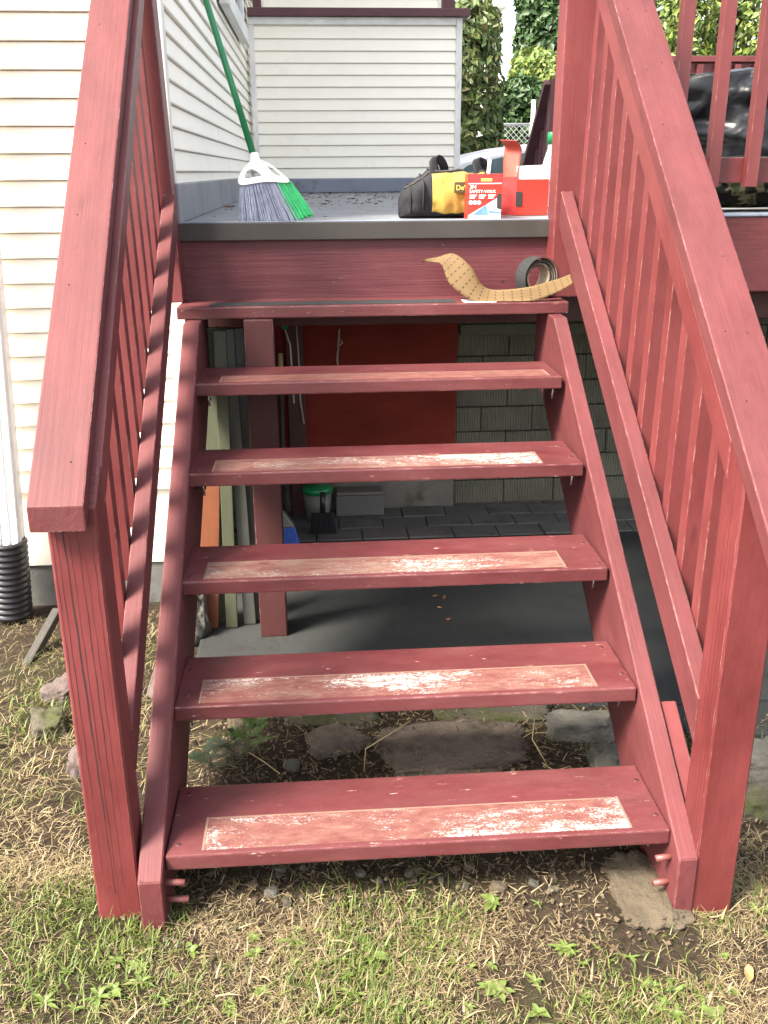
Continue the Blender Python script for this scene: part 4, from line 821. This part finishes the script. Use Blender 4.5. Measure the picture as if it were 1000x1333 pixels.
# ------------------------------------------------------------------ trees and hedges
def crown_box(x0, x1, y0, y1, z0, z1, n, size, mat, par, seed, bulge=.25, aspect=.5, freq=1.0):
    """leaves over the outside of a lumpy clipped mass, a share of them deeper in"""
    c = np.array([(x0 + x1) / 2, (y0 + y1) / 2, (z0 + z1) / 2]); hsz = np.array([x1 - x0, y1 - y0, z1 - z0]) / 2
    d = rng.normal(0, 1, (n, 3)); d /= np.abs(d).max(1)[:, None] * .5 + .5 * np.linalg.norm(d, axis=1)[:, None]
    k = np.array([1 + bulge * noise.noise(Vector((a[0] * hsz[0] * freq + seed, a[1] * hsz[1] * freq, a[2] * hsz[2] * freq))) + bulge * .5 * noise.noise(Vector((a[0] * hsz[0] * freq * 2.7, a[1] * hsz[1] * 2.7 * freq + seed, a[2] * hsz[2] * freq * 2.7))) for a in d])
    k *= 1 - .38 * rng.random(n) ** 1.6
    Cc = c + d * k[:, None] * hsz; Cc[:, 2] = np.maximum(Cc[:, 2], z0 - .05)
    return link('crown', leaves_me(Cc - c, d / hsz / np.linalg.norm(d / hsz, axis=1)[:, None], size, aspect), mat, par, Matrix.Translation(c), 'stuff')
def inner(x0, x1, y0, y1, z0, z1, par, mat='bark'):
    c = Vector(((x0 + x1) / 2, (y0 + y1) / 2, z0)); pts = [c + Vector((0, 0, 0)), c + Vector((.03, 0, (z1 - z0) * .4)), c + Vector((-.03, .02, (z1 - z0) * .85))]
    r = .02 * (z1 - z0) + .02; tube('trunk', pts, [r, r * .7, r * .3], mat, par)
    for k in range(6):
        a = k * 2.1; zz = z0 + (z1 - z0) * (.25 + .1 * k); e = Vector((c.x + math.cos(a) * (x1 - x0) * .32, c.y + math.sin(a) * (y1 - y0) * .3, zz + (z1 - z0) * .12)); tube('limb', [(c.x, c.y, zz), e], [r * .45, r * .15], mat, par, 6)
def bush(name, label, cat, x0, x1, y0, y1, z0, z1, n, size, mat, seed, bulge=.25, aspect=.5, freq=1.0, group=None):
    t_ = thing(name, label, cat, ((x0 + x1) / 2, (y0 + y1) / 2, z0), group); inner(x0, x1, y0, y1, z0, z1, t_); crown_box(x0, x1, y0, y1, z0, z1, n, size, mat, t_, seed, bulge, aspect, freq); return t_
a, b_ = P(600, 100, 'y', 10.4), P(652, 100, 'y', 10.4); tz = P(620, -15, 'y', 10.4).z
bush('column_shrub', 'tall narrow leafy shrub growing at the end of the half wall', 'shrub', a.x - .35, b_.x, 9.8, 11, GY, tz, 9000, .12, 'leaf_mid', 1.3, .2, .42, 2.2)
a, b_ = P(640, 60, 'y', 22), P(760, 60, 'y', 21); tz = P(700, -90, 'y', 21).z
bush('ivy_hedge', 'towering dark green hedge behind the fence and lime shrubs', 'hedge', a.x + .4, b_.x + .5, 20.5, 22, GY, tz, 15000, .22, 'leaf_dark', 4.2, .16, .5, .8)
a, b_ = P(655, 130, 'y', 16.2), P(740, 130, 'y', 16.2); tz = P(700, 62, 'y', 16).z
bush('lime_shrub', 'rounded lime green shrub over the chain link fence', 'shrub', a.x + .1, b_.x + .4, 15.4, 17, GY, tz, 8000, .14, 'leaf_lime', 6.1, .2, .5, 1.0)
a, b_ = P(650, 130, 'y', 15), P(706, 130, 'y', 15); tz = P(690, 105, 'y', 15).z
bush('dark_shrub', 'dark evergreen shrub in the shade behind the chain link fence', 'shrub', a.x - .3, b_.x + .2, 14.4, 15.3, GY, tz, 6000, .14, 'leaf_dark', 8.1, .15, .5, 1.2)
a, b_ = P(850, 30, 'y', 12), P(920, 30, 'y', 12)
for k, (pa, pb_, y, py, m_, lab) in enumerate(((845, 925, 12, -40, 'leaf_lime', 'bright yellow green tree beyond the far deck guard beside the stairs'), (915, 985, 12.6, -60, 'leaf_mid', 'mottled olive tree between two brighter trees beyond the far guard'), (965, 1120, 11.6, -50, 'leaf_lime', 'wide pale green tree at the end of the row beyond the far guard'))):
    a, b_ = P(pa, 30, 'y', y), P(pb_, 30, 'y', y); bush('garden_tree', lab, 'tree', a.x, b_.x, y - .6, y + .6, .06, P(900, py, 'y', y).z, 6500, .12, m_, 11 + k * 3, .3, .5, .9, 'trees beyond the deck')
x1_ = P(895, 60, 'y', 17).x; sh = thing('garden_shed', 'white walled shed glimpsed beneath the yellow green tree', 'shed', (x1_, 17, GY)); box('wall', x1_ - .55, x1_ + 1, 17, 19, 0, P(880, 40, 'y', 17).z, 'gutter_white', sh); box('roof', x1_ - .7, x1_ + 1.2, 16.8, 19.2, P(880, 40, 'y', 17).z + .003, P(880, 30, 'y', 17).z, 'flashing_dark', sh)
# low plants at the far side under the deck
a = P(975, 412, 'y', 5.4); bush('low_shrub', 'low leafy plants seen under the deck past the patio', 'shrub', a.x - .6, a.x + 1.2, 5.2, 5.9, -.2, P(975, 400, 'y', 5.4).z, 3500, .06, 'leaf_mid', 21, .25, .5, 2)
q = P(975, 424, 'y', 4.9); q2_ = P(975, 433, 'y', 4.9); o = box('garden_curb', q.x - 1.5, q.x + 2, 4.9, 5.05, -.25, q.z, 'concrete_wall', None, .01); tag(o, 'grey concrete curb before the low plants under the deck', 'curb')
# ------------------------------------------------------------------ conifer seedlings
def seedling(label, q, mat, h, n, lean):
    t_ = thing('conifer_seedling', label, 'seedling', q, 'conifer seedlings'); tube('stem', [q, Vector(q) + Vector((lean * .4, 0, h * .6)), Vector(q) + Vector((lean, -.01, h))], [.003, .002, .001], 'bark', t_, 5)
    for k in range(n):
        f = .25 + .75 * k / n; b0 = Vector(q) + Vector((lean * f * f, 0, h * f)); an = k * 2.4 + random.uniform(-.3, .3); L = .075 * (1.25 - f * .6); dr = Vector((math.cos(an), math.sin(an), .35)).normalized(); sd = dr.cross(Vector((0, 0, 1))).normalized(); Cs = []; V = []; Fq = []
        for j in range(16):
            u = (j + 1) / 16; p = b0 + dr * L * u + Vector((0, 0, -.012 * u * u))
            for sg in (-1, 1):
                l = .028 * (1 - u * .7); e = p + (sd * sg * .8 + dr * .6).normalized() * l; w_ = dr * .0013; i = len(V); V += [p - w_, p + w_, e + w_ * .4, e - w_ * .4]; Fq.append((i, i + 1, i + 2, i + 3))
        i = len(V); V += [b0 - sd * .0012, b0 + sd * .0012, b0 + dr * L + sd * .0006 - Vector((0, 0, .012)), b0 + dr * L - sd * .0006 - Vector((0, 0, .012))]; Fq.append((i, i + 1, i + 2, i + 3))
        link('frond', np_mesh([tuple(v - b0) for v in V], Fq), mat, t_, Matrix.Translation(b0))
def gp(px, py): q = P(px, py, 'z', -.165); return Vector((q.x, q.y, G(q.x, q.y)))
seedling('dark blue green conifer seedling beside the stringer under the stairs', gp(277, 1012), 'conifer_dark', .075, 9, -.01)
seedling('second dark blue green conifer seedling growing close to the lime one', gp(304, 1000), 'conifer_dark', .07, 7, .01)
seedling('lime green feathery conifer seedling under the second tread', gp(322, 995), 'conifer_lime', .13, 12, .03)
for k, (a, b_, c) in enumerate((((474, 1008), (476, 975), (535, 938)), ((714, 1000), (693, 962), (696, 935)), ((322, 990), (345, 1008), (365, 1018)))):
    pts = [gp(*a) + Vector((0, 0, .004)), gp(*b_) + Vector((0, 0, .05 if k < 2 else .02)), gp(*c) + Vector((0, 0, .09 if k < 2 else .01))]
    if k < 2: pts[1] = pts[0].lerp(P(b_[0], b_[1], 'y', pts[0].y), 1); pts[2] = P(c[0], c[1], 'y', pts[0].y + .03)
    tag(tube('straw_stalk', pts, .0016, 'pale_wood', None, 5), ['bent straw stalk rising over the pinkish flagstones', 'kinked straw stalk standing before the dark edging rock', 'curved straw stalk lying at the foot of the seedlings'][k], 'straw')
# ------------------------------------------------------------------ grass
def dens(x, y):
    """how much turf grows here"""
    n_ = noise.noise(Vector((x * 2.6, y * 2.6, 4.4))) * .5 + .5; d = max(.06, min(1, .15 + 1.5 * (n_ - .22) + .35 * noise.noise(Vector((x * 8, y * 8, 7.7)))))
    if -.02 < x < 1.12: d *= max(0, min(1, (.05 - y) / .10)) * .9 + .1 * (y < .3)
    if y > .7 and x > -.15: d = 0
    if .92 < x < 1.10 and -.22 < y < .2: d *= .12
    if x > 1.1 and y > .1: d *= .35
    if x < -.1 and y > .35: d *= .55
    if y > 1.5: d = 0
    return d
def greenness(x, y):
    g = .40 + 1.15 * noise.noise(Vector((x * 3.1, y * 3.1, 9.2))) + .6 * noise.noise(Vector((x * 9, y * 9, 2.2)))
    if y > .1: g -= .35
    if .45 < x < 1.0 and y > -.3: g -= .22
    if x < .25 and y < 0: g += .14
    return g
def blades(n, region, green, L0, L1, width, lie):
    out = []; x0, x1, y0, y1 = region
    while len(out) < n:
        x, y = random.uniform(x0, x1), random.uniform(y0, y1)
        if random.random() > dens(x, y): continue
        g = greenness(x, y)
        if (green and random.random() > g) or (not green and random.random() < g - .35): continue
        out.append((x, y, G(x, y)))
    C = np.array(out); a = rng.uniform(0, 2 * np.pi, n); L = rng.uniform(L0, L1, n); ti = np.clip(rng.normal(lie, .25, n), 0, 1.5)
    hd_ = np.stack([np.cos(a), np.sin(a), np.zeros(n)], 1); up = np.array([0, 0, 1.0]); sd = np.stack([-np.sin(a), np.cos(a), np.zeros(n)], 1); w = (width * rng.uniform(.6, 1.3, n))[:, None]
    d1 = hd_ * np.sin(ti)[:, None] + up * np.cos(ti)[:, None]; t2 = np.minimum(ti + rng.uniform(.1, .8, n), 1.75); d2 = hd_ * np.sin(t2)[:, None] + up * np.cos(t2)[:, None]; b0 = C - np.array([0, 0, .004]) + (np.array([0, 0, 1.0]) * (rng.random(n) ** 2 * (.016 if lie > .8 else 0))[:, None])
    m1 = b0 + d1 * (L * .5)[:, None]; tp_ = m1 + d2 * (L * .5)[:, None]
    V = np.stack([b0 - sd * w, b0 + sd * w, m1 + sd * w * .8, m1 - sd * w * .8, tp_], 1).reshape(-1, 3); i = np.arange(n) * 5
    return V, np.stack([i, i + 1, i + 2, i + 3], 1), np.stack([i + 3, i + 2, i + 4], 1)
def grass(name, label, parts, mat):
    Vs, F4, F3, k = [], [], [], 0
    for p in parts: V, a, b_ = blades(*p); Vs.append(V); F4.append(a + k); F3.append(b_ + k); k += len(V)
    o = link(name, np_mesh(np.concatenate(Vs), np.concatenate(F4), np.concatenate(F3)), mat, None, kind='stuff'); tag(o, label, 'grass')
near = (-.75, 1.75, -.5, .2); left = (-1.4, -.12, .1, 1.5); right = (1.2, 2.2, .05, .7); far = (-3, 4, -2.4, .9)
grass('green_grass', 'short green grass blades of the patchy lawn', [(9000, near, True, .012, .038, .0012, .7), (3800, near, True, .025, .055, .0014, .6), (2500, left, True, .015, .05, .0012, .6), (1200, right, True, .02, .06, .0013, .6), (9000, far, True, .02, .06, .0022, .5)], 'grass_green')
grass('dry_grass', 'matted straw coloured dry grass of the lawn', [(40000, near, False, .008, .03, .0006, 1.2), (4000, near, False, .03, .07, .0007, 1.35), (9000, left, False, .02, .06, .0009, 1.2), (2500, right, False, .02, .06, .001, 1.2), (9000, far, False, .02, .06, .002, 1.2)], 'grass_dry')
def litter(n, x0, x1, y0, y1, mat, label, L0, L1, w0, name):
    C = np.array([(x, y, G(x, y) + random.uniform(.001, .012) + (.016 * random.random() if .42 < y < .8 else 0)) for x, y in ((random.uniform(x0, x1), random.uniform(y0, y1)) for _ in range(n))]); a = rng.uniform(0, 6.283, n); el = rng.normal(0, .3, n); d = np.stack([np.cos(a) * np.cos(el), np.sin(a) * np.cos(el), np.sin(el)], 1); sd = np.stack([-np.sin(a), np.cos(a), rng.normal(0, .4, n)], 1); L = rng.uniform(L0, L1, n)[:, None]; w = (rng.uniform(.5, 1.5, n) * w0)[:, None]
    V = np.stack([C - d * L - sd * w, C - d * L + sd * w, C + d * L + sd * w * .7, C + d * L - sd * w * .7], 1).reshape(-1, 3); i = np.arange(n) * 4
    tag(link(name, np_mesh(V, np.stack([i, i + 1, i + 2, i + 3], 1)), mat, None, kind='stuff'), label, 'litter')
litter(2600, -.05, 1.2, .02, .75, 'grass_dry', 'straw and twig litter on the soil under the stairs', .004, .02, .0008, 'twig_litter')
litter(5000, -.1, 1.9, -.15, .78, 'soil_litter', 'dark crumbs and leaf scraps on the soil under the stairs', .002, .006, .003, 'soil_crumbs')
n = 700; C = np.array([(random.uniform(-.05, 1.5), 1.6 + 4.2 * random.random() ** .55, DK + .002) for _ in range(n)]); a = rng.uniform(0, 6.283, n); d = np.stack([np.cos(a), np.sin(a), rng.normal(0, .2, n)], 1); sd = np.stack([-np.sin(a), np.cos(a), rng.normal(0, .3, n)], 1); L = (rng.uniform(.004, .02, n) * (C[:, 1] / 3))[:, None]; w = rng.uniform(.001, .006, n)[:, None]
C[:, 2] += .008; Vv = np.stack([C - d * L, C + sd * w, C + d * L, C - sd * w], 1); Vv[..., 2] = np.maximum(Vv[..., 2], DK + .001); i = np.arange(n) * 4
tag(link('deck_debris', np_mesh(Vv.reshape(-1, 3), np.stack([i, i + 1, i + 2, i + 3], 1)), 'soil_litter', None, kind='stuff'), 'scattered leaf crumbs and twigs on the grey deck floor', 'debris')
# broadleaf weeds
def weed(q, s, n, seed):
    wz = ('in the lawn before the cracked newel post' if q.x < .18 else 'in the lawn before the bottom tread' if q.x < .85 else 'in the lawn before the post with the sandy footing'); t_ = thing('lawn_weed', 'broad leaved green weed rosette ' + wz, 'weed', q, 'weeds ' + wz); random.seed(seed)
    for k in range(n):
        a = k * 2.39996 + random.uniform(-.3, .3); L = s * random.uniform(.35, 1.2); el = random.uniform(.1, .9); dr = Vector((math.cos(a), math.sin(a), 0)); sd = Vector((-math.sin(a), math.cos(a), 0)); V = []; Fq = []
        for j in range(6):
            u = j / 5; w = L * (.10 if seed % 3 else .2) * math.sin(math.pi * min(1, .12 + u * .88) ** .8) * (1 + .25 * (j % 2)); p = dr * L * u * math.cos(el) + Vector((0, 0, L * (math.sin(el) * u - .75 * u * u * math.sin(el)) + .003)); V += [p - sd * w + Vector((0, 0, w * .35)), p, p + sd * w + Vector((0, 0, w * .35))]
            if j: i = 3 * j; Fq += [(i - 3, i - 2, i + 1, i), (i - 2, i - 1, i + 2, i + 1)]
        link('leaf', np_mesh([tuple(v) for v in V], Fq, None, True), 'weed_leaf', t_, Matrix.Translation(q))
random.seed(77); WD = [(c_[0] + random.gauss(0, 26), min(1328, c_[1] + random.gauss(0, 13)), random.uniform(.022, .042), random.randint(5, 9)) for c_ in ((165, 1275), (200, 1300), (390, 1245), (470, 1262), (640, 1280), (740, 1245), (860, 1300), (920, 1290), (110, 1300), (330, 1305)) for _ in range(4)]
for k, (px, py, s, n) in enumerate(tuple(WD) + ((150, 1262, .045, 9), (185, 1290, .05, 9), (130, 1310, .045, 8), (330, 1232, .04, 8), (385, 1235, .05, 9), (415, 1262, .045, 8), (485, 1250, .05, 9), (460, 1300, .04, 8), (560, 1140, .045, 6), (640, 1175, .05, 7), (700, 1178, .045, 6), (735, 1235, .055, 9), (650, 1290, .045, 8), (760, 1300, .04, 8), (880, 1290, .05, 9), (945, 1240, .04, 7), (820, 1245, .035, 6), (880, 1320, .045, 9), (700, 1318, .045, 8), (560, 1310, .035, 7), (300, 1310, .045, 9), (340, 1300, .035, 7), (60, 1320, .04, 8), (985, 1180, .05, 6), (250, 1250, .035, 7), (610, 1310, .04, 8), (215, 1318, .04, 7), (930, 1322, .04, 7))):
    q = P(px, py, 'z', -.17); weed(Vector((q.x, q.y, G(q.x, q.y) + .002)), s * (.5 + .36 * ((k * 7) % 5) / 4), n + ((k * 3) % 6), 50 + k)
